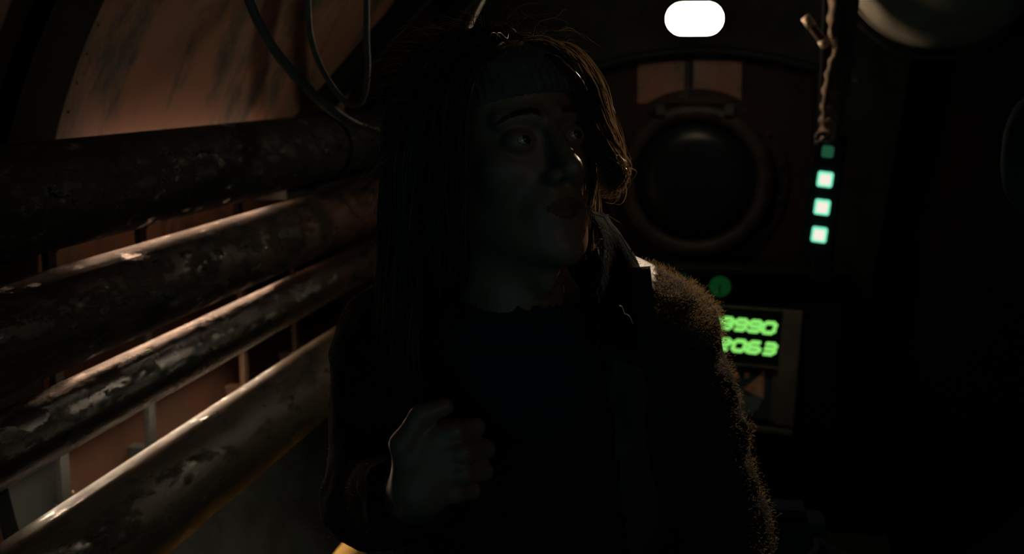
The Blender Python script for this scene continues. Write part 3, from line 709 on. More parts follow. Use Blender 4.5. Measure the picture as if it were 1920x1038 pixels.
def head_sdf(P):
    Q = P.copy(); Q[..., 0] = np.abs(Q[..., 0])      # symmetric
    d = sd_ell(Q, (0, .010, .030), (.074, .098, .090))
    d = smin(d, sd_ell(Q, (0, -.040, .045), (.060, .052, .052)), .02)
    d = smin(d, sd_ell(Q, (0, -.036, -.035), (.055, .055, .080)), .02)
    d = smin(d, sd_ell(Q, (0, -.040, -.083), (.043, .047, .032)), .02)
    d = smin(d, sd_cone(Q, (.049, .0, -.055), (.016, -.074, -.098), .014, .014), .02)      # jaw line
    d = smin(d, sd_ell(Q, (0, -.083, -.106), (.018, .014, .015)), .014)                    # chin
    d = smin(d, sd_ell(Q, (.042, -.060, -.024), (.020, .020, .017)), .022)                 # cheekbone
    d = smin(d, sd_cone(Q, (.012, -.0925, .020), (.046, -.076, .021), .0085, .008), .010)  # brow
    d = smax(d, -sd_ell(Q, (.031, -.108, -.001), (.018, .020, .0125)), .010)               # eye socket
    d = smin(d, sd_ell(Q, (.0315, -.0805, -.001), (.0165, .0150, .0130)), .004)             # lids over the eyeball
    d = smin(d, sd_cone(Q, (0, -.094, .012), (0, -.1185, -.032), .0072, .0095), .008)      # nose bridge
    d = smin(d, sd_ell(Q, (0, -.1195, -.0365), (.0105, .0100, .0095)), .006)               # tip
    d = smin(d, sd_ell(Q, (.0125, -.1045, -.0395), (.0075, .0105, .0080)), .005)           # wing
    d = smax(d, -sd_ell(Q, (.0068, -.111, -.0475), (.0042, .0065, .0045)), .003)           # nostril
    d = smin(d, sd_ell(Q, (0, -.079, -.066), (.031, .020, .026)), .014)                    # muzzle
    d = smin(d, sd_cone(Q, (0, -.0975, -.0635), (.022, -.0875, -.0665), .0048, .0022), .004)
    d = smin(d, sd_cone(Q, (0, -.0965, -.0735), (.019, -.0880, -.0690), .0058, .0025), .004)
    d = smax(d, -sd_cone(Q, (0, -.1030, -.0685), (.024, -.0900, -.0680), .0016, .0010), .002)
    # lids opened
    d = smax(d, -sd_ell(Q, (.0315, -.0985, -.0015), (.0128, .0080, .0044)), .0015)
    d = smin(d, sd_ell(Q, (.074, .012, -.012), (.009, .018, .032)), .008)                  # ear
    d = smin(d, sd_cone(Q, (0, .018, -.070), (0, .050, -.205), .054, .062), .03)            # neck
    d = smin(d, sd_ell(Q, (0, -.034, -.125), (.009, .012, .016)), .02)
    return d
V_head, Q_head = surface_nets(head_sdf, (-.095, -.140, -.215), (.095, .125, .128), 0.0022)
V_head_w = V_head @ RHn.T + HCn

# ---- body joints in the world
neck = at(985, 560, 1.235)
shR = at(735, 655, 1.27)       # his right shoulder (left in the picture)
shL = at(1242, 646, 1.27)
elR = at(706, 930, 1.20)
elL = at(1352, 1010, 1.26)
handc = at(826, 868, 1.06)
wrR = at(775, 925, 1.085)
wrL = Vector((elL.x-0.03, 1.02, 0.72))
hips = Vector((neck.x-0.02, 1.33, 0.60))
chest = at(995, 800, 1.30)
SEAT_Z = 0.47
kneeR = Vector((hips.x-0.17, 0.88, 0.56)); kneeL = Vector((hips.x+0.17, 0.88, 0.56))
ankR = Vector((hips.x-0.17, 0.95, 0.10)); ankL = Vector((hips.x+0.17, 0.95, 0.10))
A = lambda v: np.array(v, np.float32)
def torso_sdf(P, g=0.0, arms=True, cuff=False):
    d = sd_ell(P, chest, (.176+g, .112+g, .20+g))
    d = smin(d, sd_ell(P, (hips.x, hips.y-0.02, hips.z+0.10), (.165+g, .115+g, .19+g)), .06)
    d = smin(d, sd_cone(P, shR+Vector((.045, .0, .0)), shL-Vector((.045, 0, 0)), .060+g, .060+g), .05)
    d = smin(d, sd_cone(P, neck+Vector((-.03, .02, -.01)), shR+Vector((.02, .0, .02)), .060+g, .052+g), .04)
    d = smin(d, sd_cone(P, neck+Vector((.03, .02, -.01)), shL+Vector((-.02, .0, .012)), .056+g, .052+g), .04)
    if arms:
        d = smin(d, sd_cone(P, shR, elR, .062+g, .050+g), .03)
        d = smin(d, sd_cone(P, shL, elL, .058+g, .047+g), .03)
        a = sd_cone(P, elR, wrR, .050+g, .038+g)
        if cuff: a = smax(a, (P-A(wrR)) @ A((wrR-elR).normalized())+0.004, .004)
        d = smin(d, a, .02)
        a = sd_cone(P, elL, wrL, .048+g, .036+g); d = smin(d, a, .02)
    return d
bmin = (hips.x-0.40, 0.92, 0.40); bmax = (hips.x+0.42, 1.50, 1.22)
# skin torso and arms, a little inside the clothes (same body mesh)
V_t, Q_t = surface_nets(lambda P: torso_sdf(P, -0.012), bmin, bmax, 0.009)

# ---- right hand: a loosely closed fist, back of the hand to the camera
uH = R_CAM @ Vector((1, 0, 0)); wH = -(R_CAM @ Vector((0, 0, -1))); vH = R_CAM @ Vector((0, 1, 0))
FH = np.array([[uH.x, vH.x, wH.x], [uH.y, vH.y, wH.y], [uH.z, vH.z, wH.z]], np.float32)
wl = np.array(wrR-handc, np.float32) @ FH; el = np.array(elR-handc, np.float32) @ FH
def hand_sdf(P):
    d = sd_ell(P, (-.008, -.002, 0), (.034, .038, .017))
    d = smin(d, sd_cone(P, (-.022, -.026, -.004), wl*0.9, .024, .026), .02)
    d = smin(d, sd_cone(P, wl*0.9, wl+(el-wl)*0.35, .026, .030), .02)
    ks = [(.013, .029, .004), (.020, .010, .007), (.020, -.009, .006), (.013, -.027, .002)]
    L1 = [.030, .033, .031, .025]; L2 = [.020, .023, .021, .016]
    for k, kp in enumerate(ks):
        kp = np.array(kp); rr = (.0098, .0102, .0098, .0086)[k]
        up = (.06, .02, -.02, -.06)[k]
        p1 = kp+np.array([L1[k]*.62, L1[k]*up, -L1[k]*.74])
        p2 = p1+np.array([-L2[k]*.72, L2[k]*-.05, -L2[k]*.62])
        p3 = p2+np.array([-.016, 0, .004])
        f = sd_cone(P, (-.010, kp[1]*.7, 0), kp, .012, rr+.0008)
        f = smin(f, sd_cone(P, kp, p1, rr, rr*.92), .004)
        f = smin(f, sd_cone(P, p1, p2, rr*.93, rr*.85), .003); f = smin(f, sd_cone(P, p2, p3, rr*.85, rr*.78), .003)
        d = smin(d, f, .0035)
    t = sd_cone(P, (-.026, -.014, -.006), (-.034, .018, .006), .015, .0125)
    t = smin(t, sd_cone(P, (-.034, .018, .006), (-.018, .044, .006), .0118, .0105), .005)
    t = smin(t, sd_cone(P, (-.018, .044, .006), (.004, .052, .000), .0102, .0085), .004)
    return smin(d, t, .006)
V_h, Q_h = surface_nets(hand_sdf, (-.10, -.10, -.09), (.075, .075, .045), 0.0024)
V_h_w = V_h @ FH.T + np.array(handc, np.float32)
Vb = np.concatenate([V_head_w, V_t, V_h_w]); Qb = np.concatenate([Q_head, Q_t+len(V_head), Q_h+len(V_head)+len(V_t)])
M_skin = bpy.data.materials.new('skin'); M_skin.use_nodes = True
nt = M_skin.node_tree; b_ = nt.nodes['Principled BSDF']
n = nt.nodes.new('ShaderNodeTexNoise'); n.inputs['Scale'].default_value = 28; n.inputs['Detail'].default_value = 6
r = nt.nodes.new('ShaderNodeValToRGB'); r.color_ramp.elements[0].color = (0.25, 0.115, 0.07, 1); r.color_ramp.elements[1].color = (0.40, 0.22, 0.145, 1)
tcn = nt.nodes.new('ShaderNodeTexCoord'); nt.links.new(tcn.outputs['Object'], n.inputs['Vector']); nt.links.new(n.outputs['Fac'], r.inputs['Fac']); nt.links.new(r.outputs['Color'], b_.inputs['Base Color'])
b_.inputs['Roughness'].default_value = 0.42
n3 = nt.nodes.new('ShaderNodeTexNoise'); n3.inputs['Scale'].default_value = 420; bp = nt.nodes.new('ShaderNodeBump'); bp.inputs['Strength'].default_value = 0.12; bp.inputs['Distance'].default_value = 0.001
nt.links.new(tcn.outputs['Object'], n3.inputs['Vector']); nt.links.new(n3.outputs['Fac'], bp.inputs['Height']); nt.links.new(bp.outputs['Normal'], b_.inputs['Normal'])
pm = mesh_from('person', Vb, Qb); pm.materials.append(M_skin); pm.materials.append(mat_plain('lips', (0.22, 0.075, 0.055), 0.6, 0, 0.3))
nf = len(pm.polygons); ctr = np.empty(nf*3, np.float32); pm.polygons.foreach_get('center', ctr); ctr = (ctr.reshape(-1, 3)-HCn) @ np.array(RHd.inverted(), np.float32).T
lipf = (np.abs(ctr[:, 0]) < .0225) & (ctr[:, 2] > -.0795+.012*(np.abs(ctr[:, 0])/.0225)**2) & (ctr[:, 2] < -.0600-.006*(np.abs(ctr[:, 0])/.0225)**2) & (ctr[:, 1] < -.088)
pm.polygons.foreach_set('material_index', lipf.astype(np.int32))
man = link('person', pm, None, smooth=True)
man['label'] = 'long-haired person in a ragged dark jacket and knitted headband, sitting and looking aside'; man['category'] = 'person'

# ---- eyes
M_white = mat_plain('eye_white', (0.55, 0.52, 0.48), 0.12, 0, 0.6)
M_iris = mat_plain('iris', (0.03, 0.028, 0.02), 0.08, 0, 0.8)
gaze = Vector((0.34, -0.93, 0.10)).normalized()
for sx in (-1, 1):
    c = Vector((sx*.0315, -.0815, -.0012))
    bm = BM(); bmesh.ops.create_uvsphere(bm, u_segments=32, v_segments=20, radius=.0117, matrix=Matrix.Translation(hw(c)))
    e = bm_obj('eyeball', bm, M_white, parent=man, smooth=True)
    bm = BM(); gd = (RHd @ gaze).normalized(); add_lathe(bm, hw(c)+gd*0.0100, gd, [(.0062, -.0002), (.0060, .0008), (.0035, .0019), (0, .0023)], 24); fin(bm)
    bm_obj('iris', bm, M_iris, parent=e, smooth=True)

# ---- knitted headband
def ray_head(dirs, org):
    t = np.full(len(dirs), 0.03, np.float32)
    for _ in range(60):
        p = org+dirs*t[:, None]; t = t-0.8*head_sdf_top(p)
    return t
def head_sdf_top(P):
    d = sd_ell(P, (0, .010, .030), (.074, .098, .090)); return smin(d, sd_ell(P, (0, -.040, .045), (.060, .052, .052)), .02)
NT, NZ = 720, 20
ang = np.linspace(0, 2*math.pi, NT, endpoint=False)
vs = []
for j in range(NZ+1):
    f = j/NZ
    zz = 0.040+0.050*f - 0.020*(np.cos(ang-(-math.pi/2))*-0.5+0.5)*0.6      # dips a little towards the nape
    dirs = np.stack([np.cos(ang), np.sin(ang), np.zeros(NT)], 1).astype(np.float32)
    org = np.stack([np.zeros(NT), np.full(NT, -.005), zz], 1).astype(np.float32)
    t = ray_head(dirs, org)
    edge = min(f, 1-f)
    rib = 0.0011*np.sin(ang*62+f*5.0)+0.0004*np.sin(f*90)*np.sin(ang*62*2)
    t = t+0.0045*min(1.0, edge*12)**0.5+0.0008+rib*min(1, edge*8)
    P = org+dirs*t[:, None]; P[:, 2] += 0.0006*np.sin(ang*62)
    vs.append(P)
Vh = np.concatenate(vs) @ RHn.T + HCn
fs = [(j*NT+i, j*NT+(i+1) % NT, (j+1)*NT+(i+1) % NT, (j+1)*NT+i) for j in range(NZ) for i in range(NT)]
M_band = mat_plain('grey_knit', (0.13, 0.12, 0.10), 0.85, 0, 0.2, bump=0.4, bscale=400, var=0.25, vscale=60)
o = new_obj('headband', Vh, fs, M_band, man, True); o['label'] = 'ribbed grey-brown knitted headband'

# ---- hair
def mat_strand(name, col, trans, rough, mixf):
    m = bpy.data.materials.new(name); m.use_nodes = True; nt = m.node_tree; b = nt.nodes['Principled BSDF']
    b.inputs['Base Color'].default_value = (*col, 1); b.inputs['Roughness'].default_value = rough; b.inputs['Specular IOR Level'].default_value = 0.5
    tr = nt.nodes.new('ShaderNodeBsdfTranslucent'); tr.inputs[0].default_value = (*trans, 1)
    mx = nt.nodes.new('ShaderNodeMixShader'); mx.inputs[0].default_value = mixf
    nt.links.new(b.outputs[0], mx.inputs[1]); nt.links.new(tr.outputs[0], mx.inputs[2]); nt.links.new(mx.outputs[0], nt.nodes['Material Output'].inputs[0])
    MATS[name] = m; return m
M_hair = mat_strand('dark_brown_hair', (0.085, 0.055, 0.032), (0.24, 0.155, 0.08), 0.32, 0.42)
M_hairbase = mat_plain('hair_underlayer', (0.006, 0.004, 0.003), 0.9, 0, 0.05)
Rt = RHn
grav = np.array(RHd.inverted() @ Vector((0, 0, -1)), np.float64)
EC = np.array([0, .010, .030]); ER = np.array([.074, .098, .090])
def scalp(u, v):                      # v: polar from top, u: azimuth
    return EC+ER*np.array([math.sin(v)*math.cos(u), math.sin(v)*math.sin(u), math.cos(v)])
def roots(n):
    out = []
    while len(out) < n:
        z = random.uniform(-0.45, 1); u = random.uniform(0, 2*math.pi)
        p = EC+ER*np.array([math.sqrt(1-z*z)*math.cos(u), math.sqrt(1-z*z)*math.sin(u), z])
        if p[1] < -.028 and p[2] < .078: continue          # forehead and face
        if p[1] < 0.0 and p[2] < .030: continue
        if abs(p[0]) < 0.004 and p[1] < 0: continue
        out.append(p)
    return out
def strand(p, L, n, seed, lift=1.0):
    rs = random.Random(seed)
    nrm = (p-EC)/ER**2; nrm /= np.linalg.norm(nrm)
    sx = 1.0 if p[0] >= 0 else -1.0
    front = max(0.0, min(1.0, (-p[1]+0.03)/0.08))
    d = nrm*0.30*lift+np.array([sx*(0.10+0.36*front), 0.10-0.20*front, 0.12*front]); d /= np.linalg.norm(d)
    pts = [p.copy()]; st = L/n; q = p.copy()
    ph, am, fr = rs.uniform(0, 6.28), rs.uniform(.12, .42), rs.uniform(24, 42)
    tw = rs.uniform(0, 6.28); side = np.array([math.cos(tw), math.sin(tw), 0.0])
    hug = rs.uniform(1.02, 1.08)
    for i in range(n):
        t = (i+1)/n
        d = d+grav*(0.42+0.3*t)+side*am*math.sin(ph+fr*t*L*1.6)*0.35
        d /= np.linalg.norm(d); q = q+d*st
        # keep off the skull
        w_ = (q-EC)/(ER*hug); r_ = np.linalg.norm(w_)
        if r_ < 1: q = EC+(q-EC)/r_; 
        # keep off the face
        fx = 0.058 + 0.012*(q[2] < 0)
        if q[1] < -.015 and q[2] < .085 and q[2] > -.16 and abs(q[0]) < fx: q[0] = sx*(fx+0.006*rs.random())
        # keep off the neck
        if q[2] < -.06:
            r2 = math.hypot(q[0], q[1]-.03)
            if r2 < .070: q[0] *= .070/r2; q[1] = .03+(q[1]-.03)*.070/r2
        pts.append(q.copy())
    return np.array(pts)
hv, hf = [], []; hcount = 0
def emit_strand(P, r, sides=3):
    global hcount
    n = len(P); T = np.gradient(P, axis=0); T /= (np.linalg.norm(T, axis=1)[:, None]+1e-9)
    w_ = np.array([random.gauss(0, 1), random.gauss(0, 1), random.gauss(0, 1)])
    a = np.cross(T, w_); a /= (np.linalg.norm(a, axis=1)[:, None]+1e-9)
    rr = (r*1.3*np.clip(np.linspace(1.0, 0.0, n)*4, 0.15, 1))[:, None]
    hv.append(P-a*rr); hv.append(P+a*rr)
    for i in range(n-1): hf.append((hcount+i, hcount+n+i, hcount+n+i+1, hcount+i+1))
    hcount += 2*n
def length_for(p):
    if p[0] > 0.012 and p[1] < .05: return random.uniform(.13, .22)       # his left side: to the chin
    return random.uniform(.17, .255)
NS = 18
guides = []
for k, p in enumerate(roots(230)): guides.append((p, strand(p, length_for(p), NS, k, random.uniform(.6, 1.4))))
gp = np.array([g_[0] for g_ in guides])
for k, p in enumerate(roots(5200)):
    dd = ((gp-p)**2).sum(1)
    # stay on the same side of the parting
    dd = dd+np.where(np.sign(gp[:, 0]) != np.sign(p[0]), 1.0, 0.0)
    j = int(np.argmin(dd)); G = guides[j][1]
    own = p+(G-G[0])
    t = np.linspace(0, 1, NS+1)[:, None]
    rsd = random.Random(k)
    off = np.array([rsd.gauss(0, 1), rsd.gauss(0, 1), rsd.gauss(0, 1)])*0.0038
    wv = np.array([rsd.gauss(0, 1), rsd.gauss(0, 1), rsd.gauss(0, 1)])
    P = own*(1-t*0.75)+(G+off*(0.5+1.6*t))*(t*0.75)+wv*0.0016*np.sin(t*rsd.uniform(8, 20)+rsd.uniform(0, 6))*t
    emit_strand(P, 0.00055)
# stray hairs over the crown
for k, p in enumerate(roots(520)):
    nrm = (p-EC)/ER**2; nrm /= np.linalg.norm(nrm); sx = 1 if p[0] > 0 else -1
    L = random.uniform(.03, .085); t = np.linspace(0, 1, 9)[:, None]
    dirv = nrm*random.uniform(.35, .9)+np.array([sx*random.uniform(.1, .8), random.uniform(-.3, .5), random.uniform(-.2, .3)]); dirv /= np.linalg.norm(dirv)
    P = p+nrm*.012+dirv*L*t+grav*L*0.55*t*t+np.array([random.gauss(0, 1), random.gauss(0, 1), random.gauss(0, 1)])*.003*np.sin(t*9)
    emit_strand(P, 0.00022)
# the curl that swings out beside his cheek and ends at the jaw
def lock(ctrl, n_str, spread, r=0.00045, curl=0.0):
    C = np.array([list(x) for x in catmull([Vector(c) for c in ctrl], 6)]); n = len(C)
    for k in range(n_str):
        off = np.array([random.gauss(0, 1), random.gauss(0, 1), random.gauss(0, 1)])*spread; ph = random.uniform(0, 6.28)
        t = np.linspace(0, 1, n)[:, None]
        P = C+off*(0.6+0.9*np.sin(t*math.pi))+np.array([random.gauss(0, 1), random.gauss(0, 1), random.gauss(0, 1)])*0.0014*np.sin(t*12+ph)
        m_ = max(6, int(n*random.uniform(.78, 1.0))); emit_strand(P[:m_], r)
RHi = RHd.inverted()
w2h = lambda p: RHi @ (p-HC)
def lk(pix): return [w2h(at(x, y, Yd)) for x, y, Yd in pix]
lock(lk([(960, 92, 1.19), (1020, 92, 1.18), (1066, 130, 1.18), (1094, 195, 1.18), (1116, 250, 1.175), (1138, 290, 1.17), (1154, 318, 1.17), (1150, 340, 1.17), (1128, 352, 1.17)]), 260, .0042)
lock(lk([(990, 86, 1.20), (1050, 100, 1.19), (1092, 155, 1.19), (1116, 215, 1.19), (1138, 262, 1.185), (1150, 300, 1.18), (1142, 335, 1.18), (1118, 358, 1.18)]), 260, .0046)
lock(lk([(985, 100, 1.17), (1040, 114, 1.16), (1080, 165, 1.17), (1096, 235, 1.175), (1104, 290, 1.17), (1108, 340, 1.165), (1102, 385, 1.155), (1098, 448, 1.15)]), 110, .0024)
lock(lk([(1000, 88, 1.21), (1070, 104, 1.21), (1112, 165, 1.20), (1128, 230, 1.20), (1143, 290, 1.20), (1161, 325, 1.195), (1152, 358, 1.19), (1126, 366, 1.19)]), 180, .0050)
lock(lk([(1095, 240, 1.17), (1132, 300, 1.165), (1158, 310, 1.16), (1167, 330, 1.16), (1152, 348, 1.16), (1130, 340, 1.16)]), 90, .0028)
HV = np.concatenate(hv) @ RHn.T.astype(np.float64) + np.array(HC)
me = bpy.data.meshes.new('hair')
# sub-surface hair mass: a cap under the strands so the scalp does not shine through
def hair_mass(P):
    d = sd_ell(P, (0, .016, .036), (.081, .102, .094))
    d = smin(d, sd_ell(P, (-.062, .050, -.045), (.024, .050, .085)), .03)
    d = smin(d, sd_ell(P, (.052, .060, -.04), (.026, .040, .075)), .03)
    d = smin(d, sd_ell(P, (-.01, .085, -.07), (.070, .030, .12)), .03)
    cut = sd_ell(P, (.0, -.105, -.020), (.090, .092, .100))
    return smax(d, -cut, .01)
V_m, Q_m = surface_nets(hair_mass, (-.12, -.11, -.21), (.12, .15, .15), 0.004)
V_m = V_m @ RHn.T + HCn
nh = len(HV)
me.from_pydata(np.concatenate([HV, V_m]).tolist(), [], hf+[tuple(q+nh for q in f) for f in Q_m.tolist()]); me.update()
me.materials.append(M_hair); me.materials.append(M_hairbase)
mi = np.zeros(len(me.polygons), np.int32); mi[len(hf):] = 1; me.polygons.foreach_set('material_index', mi)
hair = link('hair', me, None, man, True); hair['kind'] = 'stuff'; hair['label'] = 'shoulder-length wavy dark brown hair'
# eyebrows
hv.clear(); hf.clear(); hcount = 0
for sx in (-1, 1):
    for k in range(150):
        f = random.random(); x = .012+.036*f; z = .0195+.006*math.sin(f*2.4)+random.gauss(0, .0014)-.004*f; y = -.1025+.022*f**1.8
        p0 = np.array([sx*x, y, z]); dv = np.array([sx*(.6+.4*f), -.15+.3*f, .5-.9*f]); t = np.linspace(0, 1, 5)[:, None]
        emit_strand(p0+dv*.008*t+np.array([0, -.0006, 0]), .00028)
HB = np.concatenate(hv) @ RHn.T.astype(np.float64) + np.array(HC)
o = new_obj('eyebrows', HB, hf, M_hair, man, True); o['kind'] = 'stuff'

# ---- clothes
def displace(V, amp, sc, stretch=(1, 1, 1)):
    out = np.empty_like(V)
    for i, v in enumerate(V):
        q = Vector((v[0]*sc*stretch[0], v[1]*sc*stretch[1], v[2]*sc*stretch[2]))
        d = mnoise.noise_vector(q)+0.5*mnoise.noise_vector(q*2.3)
        out[i] = (v[0]+d.x*amp, v[1]+d.y*amp, v[2]+d.z*amp)
    return out
M_wool = mat_plain('brown_wool', (0.018, 0.014, 0.009), 0.9, 0, 0.15, bump=0.6, bscale=350, var=0.35, vscale=40)
M_cloth = mat_plain('olive_ragged_cloth', (0.012, 0.015, 0.012), 0.85, 0, 0.2, bump=0.4, bscale=260, var=0.3, vscale=25)
M_vinyl = mat_plain('smooth_shoulder_panel', (0.07, 0.048, 0.040), 0.5, 0, 0.3)
M_scarf = mat_plain('blue_black_cloth', (0.018, 0.022, 0.035), 0.85, 0, 0.2, bump=0.3, bscale=200)
def sweater_sdf(P):
    d = torso_sdf(P, 0.004, True, True)
    # open neck
    d = smax(d, -sd_cone(P, neck+Vector((.005, -.02, .10)), neck+Vector((.005, -.05, -.01)), .062, .058), .012)
    return d
V_s, Q_s = surface_nets(sweater_sdf, (bmin[0]-.03, bmin[1]-.02, bmin[2]), (bmax[0]+.03, bmax[1]+.03, bmax[2]+.02), 0.0068)
V_s = displace(V_s, .0055, 14, (1, 1, 1.8)); V_s = displace(V_s, .0022, 45)
sweater = link('jacket', mesh_from('jacket', V_s, Q_s), M_wool, man, True); sweater['label'] = 'dark fuzzy wool jacket with long sleeves'
# fuzz on the sleeves and shoulders
hv.clear(); hf.clear(); hcount = 0
vn = np.empty(len(V_s)*3, np.float32); sweater.data.vertices.foreach_get('normal', vn); vn = vn.reshape(-1, 3)
cand = np.where((V_s[:, 2] > 0.86) & ((V_s[:, 0] > shL.x-0.035) | (V_s[:, 0] < shR.x+0.06)))[0]
cw = np.where((V_s[cand, 2] > shL.z+0.01) & (V_s[cand, 0] > shL.x-0.035), 6.0, np.where(V_s[cand, 0] < shR.x+0.06, 0.06, 1.0)); cw /= cw.sum()
pick = rng.choice(cand, 32000, p=cw)
for k in range(32000):
    i = int(pick[k]); p = V_s[i].astype(np.float64)+rng.normal(0, .003, 3); nn = vn[i].astype(np.float64)
    dv = nn+rng.normal(0, .55, 3); dv /= np.linalg.norm(dv); t = np.linspace(0, 1, 4)[:, None]
    emit_strand(p+dv*rng.uniform(.0012, .0042)*t+rng.normal(0, .0005, 3)*t*t*2, .00011)
M_fuzz = mat_strand('wool_fuzz', (0.36, 0.25, 0.13), (0.40, 0.28, 0.14), 0.8, 0.4)
o = new_obj('wool_fuzz', np.concatenate(hv), hf, M_fuzz, sweater, False); o['kind'] = 'stuff'

# ragged over-vest: a shell around the trunk with a wide torn neck and a torn hem
def inside_poly(x, z, poly):
    r_ = False; n = len(poly); j = n-1
    for i in range(n):
        xi, zi = poly[i]; xj, zj = poly[j]
        if (zi > z) != (zj > z) and x < (xj-xi)*(z-zi)/(zj-zi)+xi: r_ = not r_
        j = i
    return r_
def XZ(px, py, Y=1.19): p = at(px, py, Y); return (p.x, p.z)
neck_hole = [XZ(*p) for p in ((812, 420), (825, 545), (850, 600), (880, 655), (915, 680), (960, 690), (1010, 690), (1060, 668), (1095, 640), (1118, 590), (1123, 520), (1130, 470), (1120, 395))]
hem = [XZ(*p) for p in ((640, 800), (740, 800), (820, 780), (900, 765), (1000, 740), (1090, 705), (1150, 720), (1200, 750), (1240, 775), (1300, 800))]
hx, hz = [p[0] for p in hem], [p[1] for p in hem]
def shell(name, g, keep, mat, amp, thick, h=0.0058, arms=False):
    V, Q = surface_nets(lambda P: torso_sdf(P, g, arms), (bmin[0]-.03, bmin[1]-.02, 0.72), (bmax[0]+.03, bmax[1]+.03, bmax[2]+.04), h)
    k = np.array([keep(v) for v in V]); f = Q[k[Q].all(1)]
    used = np.unique(f); remap = -np.ones(len(V), int); remap[used] = np.arange(len(used))
    V2 = displace(V[used], amp, 16, (1.2, 1.2, 1.5)); me = mesh_from(name, V2, remap[f])
    bm = bmesh.new(); bm.from_mesh(me)
    # make sure normals point outward, then give the cloth its thickness
    c = Vector((chest.x, chest.y, chest.z)); s_sum = sum((fc.calc_center_median()-c).dot(fc.normal) for fc in bm.faces)
    if s_sum < 0: bmesh.ops.reverse_faces(bm, faces=bm.faces[:])
    edge_pts = [(v.co.copy(), v.normal.copy()) for v in bm.verts if v.is_boundary]
    bm.to_mesh(me); bm.free()
    o = link(name, me, mat, man, True)
    md = o.modifiers.new('thickness', 'SOLIDIFY'); md.thickness = thick; md.offset = 1
    return o, edge_pts
def vest_keep(v):
    x, y, z = float(v[0]), float(v[1]), float(v[2])
    n1 = mnoise.noise(Vector((x*60, z*60, 3.1)))*.005+mnoise.noise(Vector((x*160, z*160, 7)))*.003
    if inside_poly(x+n1, z+n1, neck_hole): return False
    if z+n1*1.4 < np.interp(x, hx, hz): return False
    if x < shR.x-.01+n1 or x > shL.x-.055+n1: return False
    return True
vest, vest_edge = shell('ragged_vest', 0.012, vest_keep, M_cloth, .006, .003)
vest['label'] = 'torn dark olive over-vest with frayed edges'
# smooth shoulder panel under the vest edge, on his left shoulder
pxl, pxr = XZ(1188, 520)[0], XZ(1258, 520)[0]
def panel_keep(v):
    x, y, z = float(v[0]), float(v[1]), float(v[2]); xs = x+(z-1.0)*0.10
    return pxl-.02 < xs < pxr and z > 0.80
pan, _ = shell('shoulder_panel', 0.0105, panel_keep, M_vinyl, .0015, .0008)
pan['label'] = 'smooth grey-brown shoulder panel'
# standing torn collar on his left
def sheet(name, rows, mat, thick, parent, label=None, jag=0.004):
    """rows: lists of world points, skinned into a thin curved sheet with thickness"""
    R_ = [catmull(r_, 6) for r_ in rows]; m_ = min(len(r_) for r_ in R_); cols = []
    for i in range(m_): cols.append(catmull([r_[i] for r_ in R_], 6))
    V = []; n_ = len(cols[0])
    for i, c in enumerate(cols):
        for j, p in enumerate(c):
            e = 1.0 if j in (0, n_-1) or i in (0, m_-1) else 0.25
            V.append(p+Vector((mnoise.noise(p*90), mnoise.noise(p*90+Vector((5, 0, 0))), mnoise.noise(p*90+Vector((0, 9, 0)))))*jag*e)
    fcs = [(i*n_+j, (i+1)*n_+j, (i+1)*n_+j+1, i*n_+j+1) for i in range(m_-1) for j in range(n_-1)]
    o = new_obj(name, V, fcs, mat, parent, True)
    md = o.modifiers.new('thickness', 'SOLIDIFY'); md.thickness = thick
    if label: o['label'] = label
    edge = [V[i*n_+j] for i in range(m_) for j in range(n_) if j in (0, n_-1) or i in (0, m_-1)]
    return o, edge
rowA = [at(1104, 396, 1.17), at(1128, 440, 1.16), at(1126, 500, 1.15), at(1122, 560, 1.145), at(1117, 640, 1.145)]
rowB = [at(1120, 398, 1.19), at(1146, 430, 1.19), at(1152, 500, 1.185), at(1160, 570, 1.18), at(1165, 655, 1.175)]
rowC = [at(1140, 405, 1.22), at(1168, 445, 1.225), at(1192, 490, 1.22), at(1205, 560, 1.19), at(1212, 660, 1.185)]
rowD = [at(1120, 400, 1.27), at(1150, 430, 1.28), at(1190, 480, 1.29), at(1215, 530, 1.27), at(1225, 600, 1.26)]
M_collar = mat_plain('black_ragged_cloth', (0.0035, 0.004, 0.0035), 0.95, 0, 0.05, bump=0.3, bscale=260)
collar, col_edge = sheet('standing_collar', [rowA, rowB, rowC, rowD], M_collar, .0025, man, 'torn standing collar with loose threads')
rowA = [at(842, 520, 1.19), at(858, 570, 1.165), at(884, 630, 1.155), at(905, 672, 1.15)]
rowB = [at(812, 520, 1.22), at(822, 590, 1.17), at(846, 650, 1.15), at(875, 700, 1.145)]
rowC = [at(770, 555, 1.25), at(780, 620, 1.20), at(805, 680, 1.17), at(845, 725, 1.155)]
lapel, lap_edge = sheet('folded_lapel', [rowA, rowB, rowC], M_cloth, .0025, man, 'folded-over torn lapel')
# belt-like strap frame with a dark window on his left chest
def strip(name, pts, wid, mat, parent, thick=.003):
    C = catmull(pts, 6); V = []
    for i, p in enumerate(C):
        t = (C[min(i+1, len(C)-1)]-C[max(i-1, 0)]).normalized(); sd = t.cross((CAM-p).normalized()).normalized()
        V += [p-sd*wid/2, p+sd*wid/2]
    fcs = [(2*i, 2*i+1, 2*i+3, 2*i+2) for i in range(len(C)-1)]
    o = new_obj(name, V, fcs, mat, parent, True); md = o.modifiers.new('thickness', 'SOLIDIFY'); md.thickness = thick; return o
strip('chest_strap', [at(1200, 500, 1.17), at(1206, 570, 1.150), at(1214, 650, 1.142), at(1235, 730, 1.142), at(1250, 790, 1.15)], .020, M_cloth, man)
strip('chest_strap', [at(1125, 655, 1.143), at(1165, 664, 1.14), at(1215, 680, 1.142)], .012, M_cloth, man)
